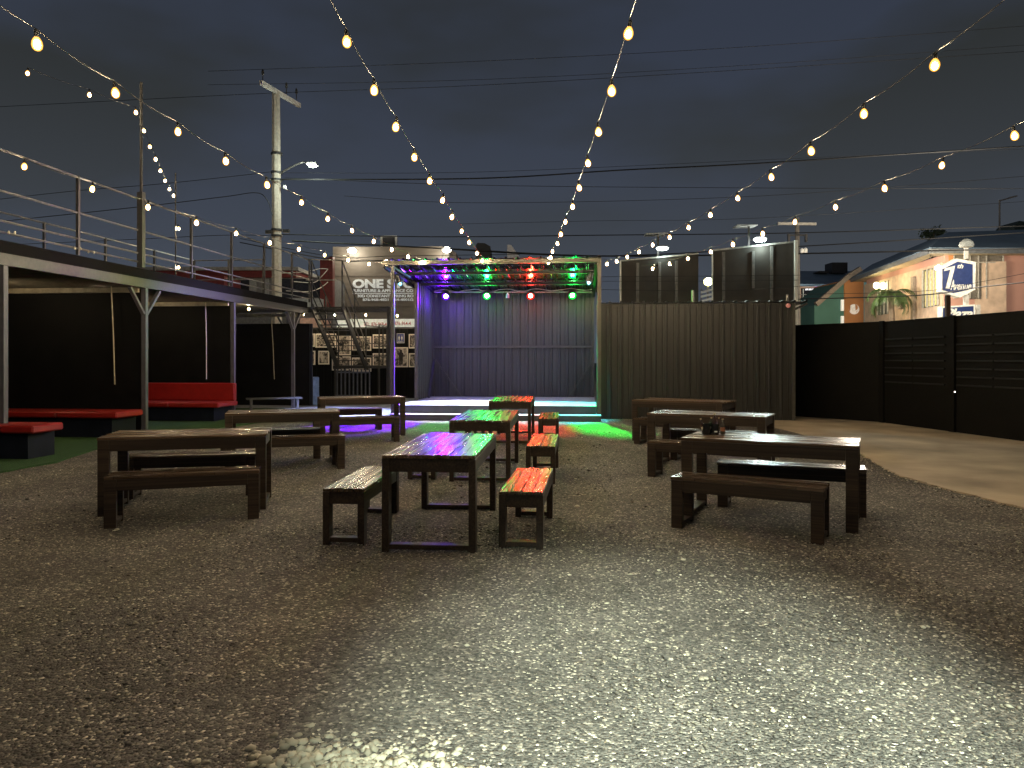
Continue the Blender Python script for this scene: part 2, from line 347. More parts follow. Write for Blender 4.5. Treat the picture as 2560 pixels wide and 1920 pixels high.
# loose stones, one uncountable mass
def stones():
    rs = np.random.RandomState(11)
    base = np.array([(1,0,0),(-1,0,0),(0,1,0),(0,-1,0),(0,0,1),(0,0,-.6),(.62,.62,.5),(-.62,.62,.5),(.62,-.62,.5),(-.62,-.62,.5)], float)
    fc = np.array([(0,6,4),(6,2,4),(2,7,4),(7,1,4),(1,9,4),(9,3,4),(3,8,4),(8,0,4),(0,2,6),(2,1,7),(1,3,9),(3,0,8),(2,0,5),(1,2,5),(3,1,5),(0,3,5)])
    pos, siz = [], []
    def add(n, x0, x1, y0, y1, s0, s1, pw=1):
        x = rs.uniform(x0, x1, n); y = y0 + (y1 - y0) * rs.uniform(0, 1, n) ** pw
        s = s0 + (s1 - s0) * rs.uniform(0, 1, n) ** 3
        pos.append(np.stack([x, y], -1)); siz.append(s)
    add(42000, -3.2, 3.6, 2.2, 6.5, .0035, .011, 1.3)
    add(16000, -7.5, 4.1, 5.5, 17.5, .005, .014, 1.3)
    add(900, -3.6, 3.6, 2.2, 6.5, .010, .020, 1.2)
    add(700, -7.4, 4.1, 6, 17, .012, .026, 1.3)
    add(1500, -7.0, 4.0, 3.2, 15, .007, .020, 1.2); add(6000, -7.0, 4.0, 3.4, 16, .004, .010, 1.4); nb = 1500
    n = 700; x = rs.normal(-.86, .22, n); y = 2.66 + np.abs(rs.normal(0, .11, n)) - .05
    pos.append(np.stack([x, y], -1)); siz.append(.006 + .022 * rs.uniform(0, 1, n) ** 2.8)
    ex = rs.normal(0, .12, 5200); ei = rs.randint(0, len(wob) - 20, 5200); wa = np.array(wob)
    main = np.concatenate(pos); ms = np.concatenate(siz)
    fld = np.zeros(len(main))
    for i in range(14):
        k = rs.normal(0, 1.9, 2); fld += np.sin(main @ k + rs.uniform(0, 6))
    keep = (rs.uniform(-3.2, 3.2, len(main)) < fld + 1.4); keep[-700:] = True
    nsp = keep[:-8200].sum(); main, ms = main[keep], ms[keep]
    n8 = len(main) - nsp
    ep = np.stack([wa[ei, 0] + ex - .02, wa[ei, 1] + rs.uniform(-.15, .15, 5200)], -1); es = .003 + .009 * rs.uniform(0, 1, 5200) ** 2
    pos = np.concatenate([ep, main]); siz = np.concatenate([es, ms]); n = len(siz)
    q = rs.uniform(0, 2*np.pi, n); sc = np.stack([siz * rs.uniform(.8, 1.5, n), siz * rs.uniform(.6, 1.1, n), siz * rs.uniform(.35, .75, n)], -1)
    V = base[None] * (1 + rs.uniform(-.22, .22, (n, 10, 1))) * sc[:, None, :]
    cq, sq = np.cos(q)[:, None], np.sin(q)[:, None]
    X = V[..., 0]*cq - V[..., 1]*sq + pos[:, :1]; Y = V[..., 0]*sq + V[..., 1]*cq + pos[:, 1:]; Z = V[..., 2] + sc[:, 2:3]*.25
    co = np.stack([X, Y, Z], -1).reshape(-1).astype(np.float32)
    fi = (fc[None] + (np.arange(n)*10)[:, None, None]).reshape(-1).astype(np.int32); nf = n * 16
    me = bpy.data.meshes.new('loose_stones'); me.vertices.add(n*10); me.vertices.foreach_set('co', co)
    me.loops.add(nf*3); me.loops.foreach_set('vertex_index', fi); me.polygons.add(nf)
    me.polygons.foreach_set('loop_start', np.arange(0, nf*3, 3, dtype=np.int32)); me.polygons.foreach_set('loop_total', np.full(nf, 3, np.int32))
    me.update(calc_edges=True)
    at = me.attributes.new('tone', 'FLOAT', 'POINT'); at.data.foreach_set('value', np.repeat(np.where(np.arange(n) >= n - n8, .86 + .1 * rs.uniform(0, 1, n), rs.uniform(0, 1, n)), 10).astype(np.float32))
    m = bpy.data.materials.new('limestone_chips'); m.use_nodes = True; t = m.node_tree; b = t.nodes['Principled BSDF']; b.inputs['Roughness'].default_value = .85
    a = N(t, 'ShaderNodeAttribute', attribute_name='tone'); r = N(t, 'ShaderNodeValToRGB'); e = r.color_ramp.elements
    e[0].position = 0; e[0].color = (.05, .046, .042, 1); e[1].position = 1; e[1].color = (.80, .75, .62, 1)
    k = e.new(.55); k.color = (.12, .105, .085, 1); k = e.new(.86); k.color = (.26, .23, .17, 1); k = e.new(.95); k.color = (.55, .50, .38, 1)
    t.links.new(a.outputs['Fac'], r.inputs[0]); t.links.new(r.outputs[0], b.inputs['Base Color'])
    me.materials.append(m)
    o = bpy.data.objects.new('loose_stones', me); COL.objects.link(o); o['kind'] = 'stuff'; o['label'] = 'pale limestone chips scattered over the dark gravel yard'; o['category'] = 'gravel'
stones()

# ================================================================= STAGE
SX0, SX1, SY0, SY1 = -4.66, .24, 18.0, 22.1
st = thing('stage', 'corrugated metal stage with sloping roof and two low steps, lit by coloured lamps', 'stage', (-2.2, 18, 0))
FLOORM = mat('stage_floor_paint', (.42, .42, .44), .5, scale=3, var=.15, bump=.1, bscale=20)
STEPM = mat('stage_step_paint', (.045, .043, .05), .55, scale=3, var=.3)
MB().box(SX0, SX1, SY0 + .03, SY1, .02, .34).build('platform', STEPM, st)
pf = MB().box(SX0 - .05, SX1 + .02, SY0, SY1, .342, .36).build('stage_floor', FLOORM, st)
MB().box(SX0 - .1, SX1 + .12, SY0 - .33, SY0 + .028, .02, .135).build('step', STEPM, st)
MB().box(SX0 - .1, SX1 + .12, SY0 - .345, SY0 + .029, .137, .152).build('step_tread', FLOORM, st)
bw = corr(0, SX1 - SX0 - .1, .37, 3.62, .235, .03); xf(bw, Matrix.Translation((SX0 + .08, SY1 - .05, 0))); bw.build('back_wall', CORRS, st)
sw = corr(0, 1.95, .37, 3.6, .24, .03); xf(sw, Matrix.Translation((SX0 + .03, SY1 - 1.98, 0)) @ Matrix.Rotation(R(90), 4, 'Z')); sw.build('side_wall', CORRS, st)
def ps(a, b, w=.06, h=None, name='brace', m=STEELD): return MB().bar(a, b, w, h).build(name, m, st)
ps((SX0 + .12, SY1 - .12, 1.86), (SX1 - .02, SY1 - .12, 1.86), .05, .07, 'girt')
ps((SX0 + .14, SY1 - .12, 1.48), (SX0 + .14 + .78, SY1 - .13, .38), .05, .05)
ps((SX0 + .12, SY1 - .14, 1.48), (SX0 + .12, SY1 - .95, .38), .05, .05)
ps((SX1 - .04, SY1 - .12, 1.42), (SX1 - .72, SY1 - .13, .38), .05, .05)
ps((SX0 + .08, SY1 - .1, .37), (SX0 + .08, SY1 - .1, 3.45), .08, .08, 'wall_post')
ps((SX0 - .0, SY1 - 2.0, .362), (SX0 - .0, SY1 - 2.0, 3.62), .09, .09, 'wall_post', STEEL)
ps((SX1 - .03, SY1 - .1, .37), (SX1 - .03, SY1 - .1, 3.45), .08, .08, 'wall_post')
WPOST = mat('cream_post_paint', (.07, .062, .048), .5, scale=6, var=.15)
fp = onY(982, 900, 18.0)
ps((fp.x, 18.0, 0.0), (fp.x, 18.0, 3.82), .085, .085, 'front_post', STEEL)
ps((SX1 + .085, 18.12, 0.155), (SX1 + .085, 18.12, 3.98), .09, .09, 'front_post', WPOST)
ps((SX1 + .02, 18.25, .365), (SX1 + .02, 22.0, .365), .03, .04, 'floor_trim', WPOST)
BEAMD = mat('roof_beam_black', (.012, .012, .013), .6, spec=.2)
# roof: rises towards the yard
rl = -4.98; sl = .108
def rz(y): return 3.47 + (SY1 - y) * sl
rf = corr(rl, SX1 + .12, 0, 4.5, .275, .035)
Mr = Matrix.Translation((0, 17.78, rz(17.78))) @ Matrix.Rotation(-math.atan(sl), 4, 'X') @ Matrix(((1,0,0,0),(0,0,1,0),(0,-1,0,0),(0,0,0,1)))
xf(rf, Mr); roof = rf.build('roof', ROOFM, st)
ps((rl, 17.82, rz(17.82) - .075), (SX1 + .04, 17.82, rz(17.82) - .075), .06, .10, 'roof_beam', WPOST)
for yy in (19.05, 20.4):
    ps((rl + .05, yy, rz(yy) - .07), (SX1 - .02, yy, rz(yy) - .07), .06, .08, 'roof_beam', BEAMD)
ps((rl + .03, 17.85, rz(17.85) - .16), (rl + .25, 22.0, rz(22.0) - .09), .06, .08, 'roof_beam', BEAMD)
ps((SX1 - .0, 17.9, rz(17.9) - .12), (SX1 - .0, 22.0, rz(22.0) - .12), .06, .08, 'roof_beam', BEAMD)
ps((fp.x, 18.02, 3.78), (rl + .35, 19.2, rz(19.2) - .13), .045, .045, 'roof_brace', STEEL)
# lighting bar
LY = 21.15
bl = onY(1085, 734, LY); br_ = onY(1480, 734, LY)
tag(MB().tube([(bl.x, LY + .06, bl.z + .05), (br_.x, LY + .06, br_.z + .05)], .022, 8).build('lighting_bar', GALV), 'long pale metal pipe the four coloured stage lamps hang from', 'pipe')
cb = []
rs = random.Random(4)
for i in range(40):
    u = i / 39; cb.append((bl.x + (br_.x - bl.x)*u, LY + .09 + rs.uniform(-.02, .02), bl.z + .09 + .03*math.sin(u*31) + rs.uniform(-.012, .012)))
tag(MB().tube(cb, .012, 5).build('cable', mat('pale_cable', (.35, .33, .3), .5)), 'power cable wound along the stage lighting bar', 'cable')
def par_light(px, py, Y, colr, core, label, aim, power, ang=34, r=.105, nm='stage_light', est=40, spill=0):
    c = onY(px, py, Y)
    dirv = (Vector(aim) - c).normalized(); q = dirv.to_track_quat('-Z', 'Y').to_matrix()
    t = thing(nm, label, 'stage light', c + Vector((0, .02, .1)), group='coloured stage lamps')
    mb = MB().lathe(c, [(r*1.08, -.01), (r*1.12, .0), (r*1.12, .12), (r*.9, .19), (r*.5, .22)], 16, q); mb.build('housing', mat('lamp_housing', (.02, .02, .02), .5), t, smooth=False)
    g = glow('lens_' + nm + colr_name(colr), core, tuple(v * .035 for v in colr), est, .05, .5, (.16, tuple(v * .06 for v in colr)))
    MB().lathe(c, [(r*1.07, -.012), (r*.95, -.045), (r*.72, -.075), (r*.4, -.095), (.001, -.103)], 20, q).build('lens', g, t, smooth=True)
    MB().bar(c + Vector((-r*1.2, .08, 0)), c + Vector((-r*1.2, .08, .14)), .02).bar(c + Vector((r*1.2, .08, 0)), c + Vector((r*1.2, .08, .14)), .02).bar(c + Vector((-r*1.25, .08, .145)), c + Vector((r*1.25, .08, .145)), .02).build('bracket', STEELD, t)
    l = lamp(nm + '_beam', 'SPOT', c + dirv * .15, power, colr, aim, ang, .65, .05)
    l.parent = t; l.location = l.location - t.location
    if spill:
        for kd, pw_, tg in (('SPOT', spill * 2.6, c + Vector((.3, -5, -.6))), ('POINT', spill * (.5 if colr[2] > .5 else .2), None)):
            g2 = lamp(nm + '_spill', kd, c + dirv * .16, pw_, colr, tg, 120, .5, .05); g2.parent = t; g2.location = g2.location - t.location
    return t
def colr_name(c): return '_%d_%d_%d' % tuple(int(v*99) for v in c)
CV, CG, CR_ = (.14, .0, 1.0), (.0, 1.0, .06), (1.0, .012, .004)
par_light(1114.5, 741, LY, CV, (1, .75, 1), 'violet stage lamp, leftmost on the bar under the stage roof', (-4.9, 16.4, 0), 26000, 25, spill=150)
par_light(1217, 740, LY, CG, (.75, 1, .8), 'green stage lamp next to the violet one', (-2.9, 16.4, 0), 2600, 22, spill=95)
par_light(1326.5, 740, LY, CR_, (1, .6, .45), 'red stage lamp between the two green ones', (-1.3, 16.3, 0), 6500, 24, spill=130)
par_light(1431, 739, LY, CG, (.75, 1, .8), 'green stage lamp nearest the right end of the bar', (.65, 16.5, 0), 11000, 24, spill=95)
# unlit spare lamp
c = onY(1269, 740, LY)
sp = MB().lathe(c, [(.04, -.06), (.05, -.05), (.05, .05), (.02, .09)], 12).build('spare_lamp', mat('blue_lens', (.3, .35, .6), .2, spec=.8))
tag(sp, 'small unlit bluish lamp between the green and red stage lamps', 'lamp')
# side fixtures that wash the stage floor
def side_light(px, py, Y, col, label, aim, power, ang, core):
    return par_light(px, py, Y, col, core, label, aim, power, ang, .06, 'wash_light', 12)
side_light(999, 706, 18.15, (.20, .62, 1.0), 'small cyan wash lamp clamped on the front left stage post', (-3.5, 18.45, .36), 900, 62, (.3, .9, 1))
side_light(1473, 703, 18.3, (.10, .85, 1.0), 'small pale wash lamp near the top of the cream right stage post', (-.7, 18.4, .36), 3000, 60, (.8, .85, 1))
def raw(loc, aim, power, col, ang, bl=.6): return lamp('wash_beam', 'SPOT', loc, power, col, aim, ang, bl, .04)
wl = onY(985, 706, 18.1)
raw(wl + Vector((-.12, .3, .05)), (-6.6, 20.0, 0), 4200, (.42, .5, 1.0), 50)
raw(wl + Vector((-.14, -.1, .0)), (-8.8, 16.6, 2.4), 1100, (.45, .38, 1.0), 60, 1)
raw(wl + Vector((.25, .2, -.1)), (-3.3, 18.6, .36), 3600, (.85, .78, 1.0), 62)
raw(onY(1470, 700, 18.3) + Vector((-.1, .3, -.1)), (-2.3, 22, .8), 210, (.22, .27, 1.0), 90, 1)
raw(wl + Vector((.3, .5, -.1)), (-2.0, 22, .9), 230, (.22, .20, 1.0), 90, 1)

# ================================================================= SHED
sh = thing('metal_shed', 'dark corrugated metal shed right of the stage', 'shed', (2.7, 18.5, 0))
HX0, HX1, HY = .37, 5.02, 18.5
w = corr(0, HX1 - HX0, .01, 2.86, .275, .028); xf(w, Matrix.Translation((HX0, HY, 0))); w.build('front_wall', CORR, sh)
w = corr(0, 3.4, .01, 2.80, .275, .028); xf(w, Matrix.Translation((HX1 - .002, HY + .03, 0)) @ Matrix.Rotation(R(90), 4, 'Z')); w.build('side_wall', CORR, sh)
w = corr(HX0 - .02, HX1 + .30, 0, 3.7, .275, .04)
xf(w, Matrix.Translation((0, HY - .08, 2.885)) @ Matrix.Rotation(-.03, 4, 'X') @ Matrix(((1,0,0,0),(0,0,1,0),(0,-1,0,0),(0,0,0,1)))); w.build('roof', mat('shed_roof_sheet', (.05, .048, .045), .35, metal=.4), sh)
MB().bar((HX1 - .02, HY - .03, .01), (HX1 - .02, HY - .03, 2.84), .06).build('corner_trim', mat('shed_trim', (.05, .046, .04), .5), sh)
MB().bar((HX0 - .06, HY - .03, .01), (HX0 - .06, HY - .03, 2.84), .09).build('corner_trim', mat('shed_trim', (.05, .046, .04), .5), sh)
MB().bar((HX1 + .02, HY + .0, 2.70), (HX1 + .30, HY + .0, 2.84), .05).build('roof_bracket', STEELD, sh)
c = onY(1970, 764, HY - .06)
al = MB().lathe(c, [(.055, 0), (.055, .03), (.04, .045), (.01, .05)], 14, Matrix.Rotation(R(90), 3, 'X')).build('alarm_button', mat('pink_disc', (.75, .32, .34), .5)); tag(al, 'small round pink disc high on the right corner of the shed', 'sign')
for px, py, h in ((1732, 757, .28), (1968, 757, .16)):
    b = onY(px, py, HY + .25); MB().lathe((b.x, b.y, 2.80), [(.03, 0), (.03, .12 + h)], 8).build('vent_pipe', GALV, sh)

# ================================================================= RIGHT BLACK BLOCK WALL
bwl = thing('block_wall', 'tall black painted block wall with slotted panels along the driveway', 'wall', (6.9, 18.2, 0))
pts = [(4.75, 20.35), (5.36, 19.8), (6.88, 18.2), (7.95, 13.8), (9.3, 7.5), (10.2, 2.0), (10.3, -2)]
for i in range(len(pts) - 1):
    a = Vector((*pts[i], 0)); b = Vector((*pts[i+1], 0)); d = (b - a).normalized(); nrm = Vector((d.y, -d.x, 0))
    if nrm.x > 0: nrm = -nrm
    ln = (b - a).length
    mb = MB(); mb.prism([a, b, b + UP * (2.37 + random.uniform(-.015, .015)), a + UP * 2.37], -nrm * .18); mb.build('wall_panel', BLACKB, bwl)
    if i >= 2:
        n = int(ln / 1.6); sp_ = ln / n
        lou = MB()
        for k in range(n):
            p0 = a + d * (k * sp_ + .05); p1 = a + d * (k * sp_ + .20)
            MB().prism([p0 + nrm*.002, p1 + nrm*.002, p1 + UP*2.385 + nrm*.002, p0 + UP*2.385 + nrm*.002], nrm * .05).build('pilaster', BLACKB, bwl)
            for j in range(7):
                for hh in range(2):
                    q0 = a + d * (k*sp_ + .24 + hh * (sp_-.3)/2); q1 = q0 + d * ((sp_-.3)/2 - .04); zz = .95 + j * .165
                    lou.prism([q0 + UP*zz + nrm*.001, q1 + UP*zz + nrm*.001, q1 + UP*(zz+.03) + nrm*.001, q0 + UP*(zz+.03) + nrm*.001], nrm * .035)
        lou.build('slot_louvres', mat('slot_paint', (.012, .012, .013), .7, spec=.2), bwl)
b = G(2387, 980, .9)
k = F * .6 / (980 - 897)
sl_ = MB().lathe(P(2387, 981, 13.9), [(.012, 0), (.012, .02)], 8).build('wall_light', glow('tiny_lamp', (1, .9, .8), (1, .6, .5), 6)); tag(sl_, 'tiny glowing light low on the black block wall', 'light')

# ================================================================= TABLES AND BENCHES
def furniture(name, label, cat, cx, cy, deg, Lg, Wd, Ht, top_m, planks, group, legw=.10, legt=.055):
    t = thing(name, label, cat, (cx, cy, 0), R(deg), group, local=True)
    rs = random.Random(hash((round(cx, 2), round(cy, 2))) % 9999)
    mb = MB(); pw = Wd / planks; off = (rs.uniform(-4, 4), rs.uniform(-4, 4))
    for i in range(planks):
        y0 = -Wd/2 + i*pw; dz = rs.uniform(-.003, .003); g = .0065
        mb.box(-Lg/2 - rs.uniform(0, .011), Lg/2 + rs.uniform(0, .011), y0 + g/2, y0 + pw - g/2, Ht - .026, Ht + dz)
    kw = dict(parent=t)
    mb.build('tabletop' if cat == 'table' else 'seat', top_m, t, bevel=.002)
    ah = .105 if cat == 'table' else .10; z1 = Ht - .028; z0 = z1 - ah
    ap = MB()
    for sy in (-1, 1): ap.box(-Lg/2 + legw, Lg/2 - legw, sy*(Wd/2 - .004) - (.03 if sy > 0 else 0), sy*(Wd/2 - .004) + (.03 if sy < 0 else 0), z0, z1)
    ap.box(-Lg/2 + .012, -Lg/2 + .04, -Wd/2 + legt + .002, Wd/2 - legt - .002, z0, z1).box(Lg/2 - .04, Lg/2 - .012, -Wd/2 + legt + .002, Wd/2 - legt - .002, z0, z1)
    ap.build('apron', WLEG, t, bevel=.002)
    for a in (-1, 1):
        for b in (-1, 1):
            x0 = a*Lg/2 - (legw if a > 0 else 0); y0 = b*Wd/2 - (legt if b > 0 else 0)
            MB().box(x0 + .002*a, x0 + legw + .002*a, y0 - .001*b, y0 + legt - .001*b, -.01, z1).build('leg', WLEG, t, bevel=.003)
        x0 = a*Lg/2 - (legw if a > 0 else 0)
        MB().box(x0 + .008, x0 + legw - .008, -Wd/2 + legt, Wd/2 - legt, .012, .05).build('foot_rail', WLEG, t, bevel=.003)
    return t
GT, GB = 'wooden tables in the gravel yard', 'wooden benches in the gravel yard'
def table(lab, cx, cy, deg, Lg=1.55, Wd=.74, Ht=.75, pl=7): furniture('wooden_table', lab, 'table', cx, cy, deg, Lg, Wd, Ht, WTOP, pl, GT)
def bench(lab, cx, cy, deg, Lg=1.36, Wd=.355, Ht=.45, legw=.10): furniture('wooden_bench', lab, 'bench', cx, cy, deg, Lg, Wd, Ht, WBEN, 4, GB, legw)
table('nearest middle-row table, its plank top glowing violet and green', -1.24, 6.50, 91.5, 1.68, .74)
table('second middle-row table, its plank top lit mostly green', -1.32, 9.86, 92, 1.84, .75)
table('farthest middle-row table, just before the stage, top striped green and red', -1.37, 13.93, 92, 1.85, .75)
bench('slatted bench left of the nearest middle table, under whitish glare', -1.97, 6.45, 91.5, 1.25, .345)
bench('bench right of the nearest middle table, its seat glowing bright red', -.50, 6.46, 89, 1.27, .355)
bench('bench left of the second middle table, mostly hidden behind the nearest one', -2.05, 9.75, 91, 1.4, .35)
bench('bench right of the second middle table, seat red at left and green at right', -.55, 9.62, 90.5, 1.46, .355)
bench('bench left of the farthest middle table, seen only between table legs', -2.0, 13.8, 92, 1.45, .355)
bench('short far bench right of the farthest middle table, seat pale orange', -.68, 13.75, 92, 1.5, .36)
table('dark table in the left row closest to the camera', -4.02, 7.20, 19.5, 1.52, .74)
table('left-row table second from the camera, partly behind the closest one', -4.33, 10.27, 22.5, 1.52, .74)
table('farthest left-row table, in front of the stage\'s left post', -4.42, 14.25, 24, 1.62, .80)
bench('bench on the camera side of the closest left table', -3.72, 6.58, 23, 1.30)
bench('bench on the far side of the closest left table, seen under its top', -4.33, 7.82, 17.5, 1.34)
def bench_c(lab, px, py, deg, corner, Lg=1.36, Wd=.355):
    p = G(px, py, .45); d = Vector((math.cos(R(deg)), math.sin(R(deg)), 0)); q = Vector((-d.y, d.x, 0))
    sx = {'FR': -1, 'FL': 1}[corner]
    c = p + d * sx * Lg/2 + q * Wd/2
    bench(lab, c.x, c.y, deg, Lg, Wd)
bench_c('bench before the second left table, its right end standing free', 862, 1089, 24, 'FR', 1.5)
bench_c('bench behind the second left table, only its dark back part showing', 801, 1072, 22, 'FR', 1.4)
bench_c('bench before the farthest left table, next to violet gravel', 999, 1042, 24, 'FR', 1.5)
bench_c('bench behind the farthest left table near the blue-lit concrete', 955, 1021, 24, 'FR', 1.4)
table('right-row table closest to the camera, with a bottle caddy on it', 1.74, 7.22, -20.5, 1.52, .72)
table('right-row table second from the camera, with a pale shiny top', 1.72, 10.46, -22, 1.56, .80)
table('farthest right-row table, reddish top, against the corrugated shed', 1.78, 13.75, -27, 1.66, .85)
bench('dark bench on the camera side of the closest right table', 1.41, 6.62, -24, 1.26, .38)
bench('pale bench on the far side of the closest right table', 2.03, 7.64, -16.5, 1.36)
bench_c('bench before the second right table, left end sticking out', 1619, 1103, -22, 'FL', 1.5)
bench_c('bench behind the second right table, thin pale seat edge', 1676, 1074, -22, 'FL', 1.4)
bench_c('bench before the farthest right table, its left end near green gravel', 1584.6, 1045.4, -28, 'FL', 1.6)

# caddy and bottles on the closest right table
TZ = .752
cc = G(1777, 1086, .75)
cd = thing('condiment_caddy', 'black two-cup condiment caddy full of bottles on the table', 'caddy', (cc.x, cc.y, TZ))
CADM = mat('black_caddy_plastic', (.012, .013, .013), .25)
cups = [cc + RT * -.045, cc + RT * .038]
for q in cups:
    MB().lathe((q.x, q.y, TZ), [(.040, 0), (.042, .004), (.043, .105), (.039, .105), (.037, .006)], 18).build('cup', CADM, cd, smooth=False)
MB().box(-.05, .05, -.03, .03, 0, .008, Matrix.Translation((cc.x, cc.y + .0, TZ)) @ Matrix.Rotation(YAW, 4, 'Z')).bar((cc.x, cc.y, TZ + .005), (cc.x, cc.y, TZ + .13), .008).build('frame', CADM, cd)
MB().bar(cups[1] + Vector((0, 0, 0)) - FW*.0435 + UP*(TZ - cups[1].z + .03) - RT*.014, cups[1] - FW*.0435 + UP*(TZ - cups[1].z + .03) + RT*.014, .002, .012).build('label', WHITE, cd)
BG = mat('brown_bottle_glass', (.035, .014, .006), .12, spec=.8); GG = mat('green_bottle_glass', (.012, .035, .010), .12, spec=.8)
GOLD = mat('gold_cap', (.55, .45, .25), .3, metal=.8); LBL = mat('cream_label', (.6, .55, .45), .6); COP = mat('copper_label', (.5, .2, .1), .5)
def bottle(lab, base, h, r, gm, tilt=(0, 0), band=None):
    M = Matrix.Rotation(tilt[0], 3, 'Y') @ Matrix.Rotation(tilt[1], 3, 'X')
    t = thing('sauce_bottle', lab, 'bottle', base, group='bottles on the closest right table')
    MB().lathe(base, [(r*.95, 0), (r, .005), (r, h*.55), (r*.75, h*.66), (r*.38, h*.76), (r*.36, h*.92)], 12, M).build('glass', gm, t, smooth=True)
    MB().lathe(base, [(r*.45, h*.921), (r*.45, h)], 10, M).build('cap', GOLD, t)
    MB().lathe(base, [(r*1.03, h*.2), (r*1.03, h*.45)], 12, M).build('label', band or LBL, t)
b0 = Vector((cups[0].x, cups[0].y, TZ + .008)); b1 = Vector((cups[1].x, cups[1].y, TZ + .008))
bottle('brown bottle leaning left out of the left caddy cup', b0 - RT*.014, .155, .019, BG, (-.28, 0))
bottle('green bottle with pale neck bands in the left caddy cup', b0 + RT*.014 - FW*.005, .165, .018, GG, (.22, 0))
bottle('tallest bottle, brown with a bright cap, in the right caddy cup', b1 - RT*.006 - FW*.004, .200, .021, BG, (.03, 0))
bottle('short brown bottle at the right rim of the right caddy cup', b1 + RT*.020 + FW*.006, .160, .015, BG, (.15, 0))
b2 = G(1807, 1086, .75)
bottle('clear-necked bottle with cream and copper label standing beside the caddy', Vector((b2.x, b2.y, TZ)), .155, .023, mat('pale_bottle_glass', (.09, .08, .06), .15, spec=.8), (0, 0), COP)

# ================================================================= LEFT DECK WITH BOOTHS
DX, BX = -8.82, -12.5
dk = thing('raised_deck', 'steel framed raised deck with railings above the seating booths', 'deck', (DX, 15, 0))
def dp(name, mb, m=STEEL): return mb.build(name, m, dk)
PYs = [onX(8, 897, DX).y, onX(362, 897, DX).y, onX(583, 897, DX).y, onX(733, 897, DX).y]   # post lines
Y0, Y1 = 5.0, 22.65
dp('front_beam', MB().box(DX - .06, DX + .06, Y0, Y1, 2.92, 3.10))
BLK = mat('deck_black', (.006, .005, .005), .8, spec=.1)
dp('deck_edge', MB().box(DX - .02, DX + .02, Y0, Y1 + .1, 3.102, 3.27), BLK)
js = MB()
y = Y0
while y < Y1: js.box(BX, DX - .03, y, y + .045, 3.102, 3.23); y += .61
dp('joists', js, STEELD)
dp('decking', MB().box(BX - .05, DX + .02, Y0, Y1 + .1, 3.272, 3.30), BLK)
BLUELIT = mat('blue_lit_grey_post', (.085, .082, .10), .5, scale=8, var=.15)  # grey steel posts, with the blue stage light put into their colour
for Y in [6.2] + PYs:
    dp('post', MB().box(DX - .045, DX + .045, Y - .045, Y + .045, 0, 2.918), BLUELIT)
    if Y in (PYs[1], PYs[3]):
      for sgn in (-1, 1): dp('corner_brace', MB().bar((DX, Y + sgn*.05, 2.40), (DX, Y + sgn*.50, 2.90), .07, .05), BLUELIT)
# corrugated ceiling of the booths
cl = corr(Y0, Y1 - .2, 0, DX - BX - .12, .2, .02)
xf(cl, Matrix.Translation((DX - .08, 0, 2.97)) @ Matrix(((0,0,-1,0),(1,0,0,0),(0,1,0,0),(0,0,0,1)))); dp('booth_ceiling', cl, mat('ceiling_sheet', (.16, .145, .12), .45, metal=.2))
dp('back_wall', MB().box(BX - .06, BX, Y0, Y1 + .2, .02, 2.93), BLACKW)
for Y in PYs[:3]: dp('partition', MB().box(BX + .002, DX - .07, Y - .03, Y + .03, .02, 2.90), BLACKW)
dp('partition', MB().box(BX + .002, DX + .10, 22.72, 22.78, .02, 2.62), BLACKW)
dp('end_panel', MB().box(DX - .10, DX + .14, 22.80, 22.9, .02, 2.62), NAVY)
for Y in PYs[1:3]: dp('header_beam', MB().box(BX + .1, DX - .09, Y - .10, Y - .034, 2.83, 2.93), mat('warm_beam', (.38, .34, .25), .5))
dp('header_beam', MB().box(BX + .1, DX - .09, 22.62, 22.70, 2.83, 2.93), MATS['warm_beam'])
for (xa, ya, xb, yb, Y) in ((278, 716, 287, 961, PYs[1] - .13), (514, 756, 516, 948, PYs[2] - .13), (678, 785, 686, 948, 22.5)):
    a = onY(xa, ya, Y); b = onY(xb, yb, Y)
    tag(MB().tube([a, a.lerp(b, .5) + Vector((.01, 0, 0)), b], .012, 5).build('hanging_cord', mat('cream_cord', (.5, .45, .32), .5)), {278: 'pale cord hanging in the nearest booth', 514: 'pale cord hanging above the high-backed red bench', 678: 'slanting pale cord hanging in the farthest booth'}[xa], 'cord')
# railings
def rail_run(name, a, b, zs, posts, r=.018, m=GALV, pz=(3.30, 4.65)):
    a, b = Vector(a), Vector(b)
    for z in zs:
        MB().tube([a + UP*z, b + UP*z], r, 6).build('rail', m, dk)
    for u in posts:
        p = a.lerp(b, u); MB().box(p.x - .025, p.x + .025, p.y - .025, p.y + .025, pz[0], pz[1] + .02).build('railing_post', STEEL, dk)
zr = (4.65, 4.03, 3.58, 3.41)
rp = [onX(px, 600, DX).y for px in (187, 472, 573, 655, 725, 769)]
ya, yb = 5.0, rp[-1]
rail_run('front', (DX + .06, ya, 0), (DX + .06, yb, 0), zr, [(q - ya) / (yb - ya) for q in [6.0, 8.0, 10.0] + rp])
rail_run('back', (BX, 5, 0), (BX, 22.6, 0), zr, [i / 8 for i in range(9)])
rail_run('end', (BX, 22.62, 0), (-10.2, 22.62, 0), (4.65, 4.03, 3.58), [0, .5, 1])
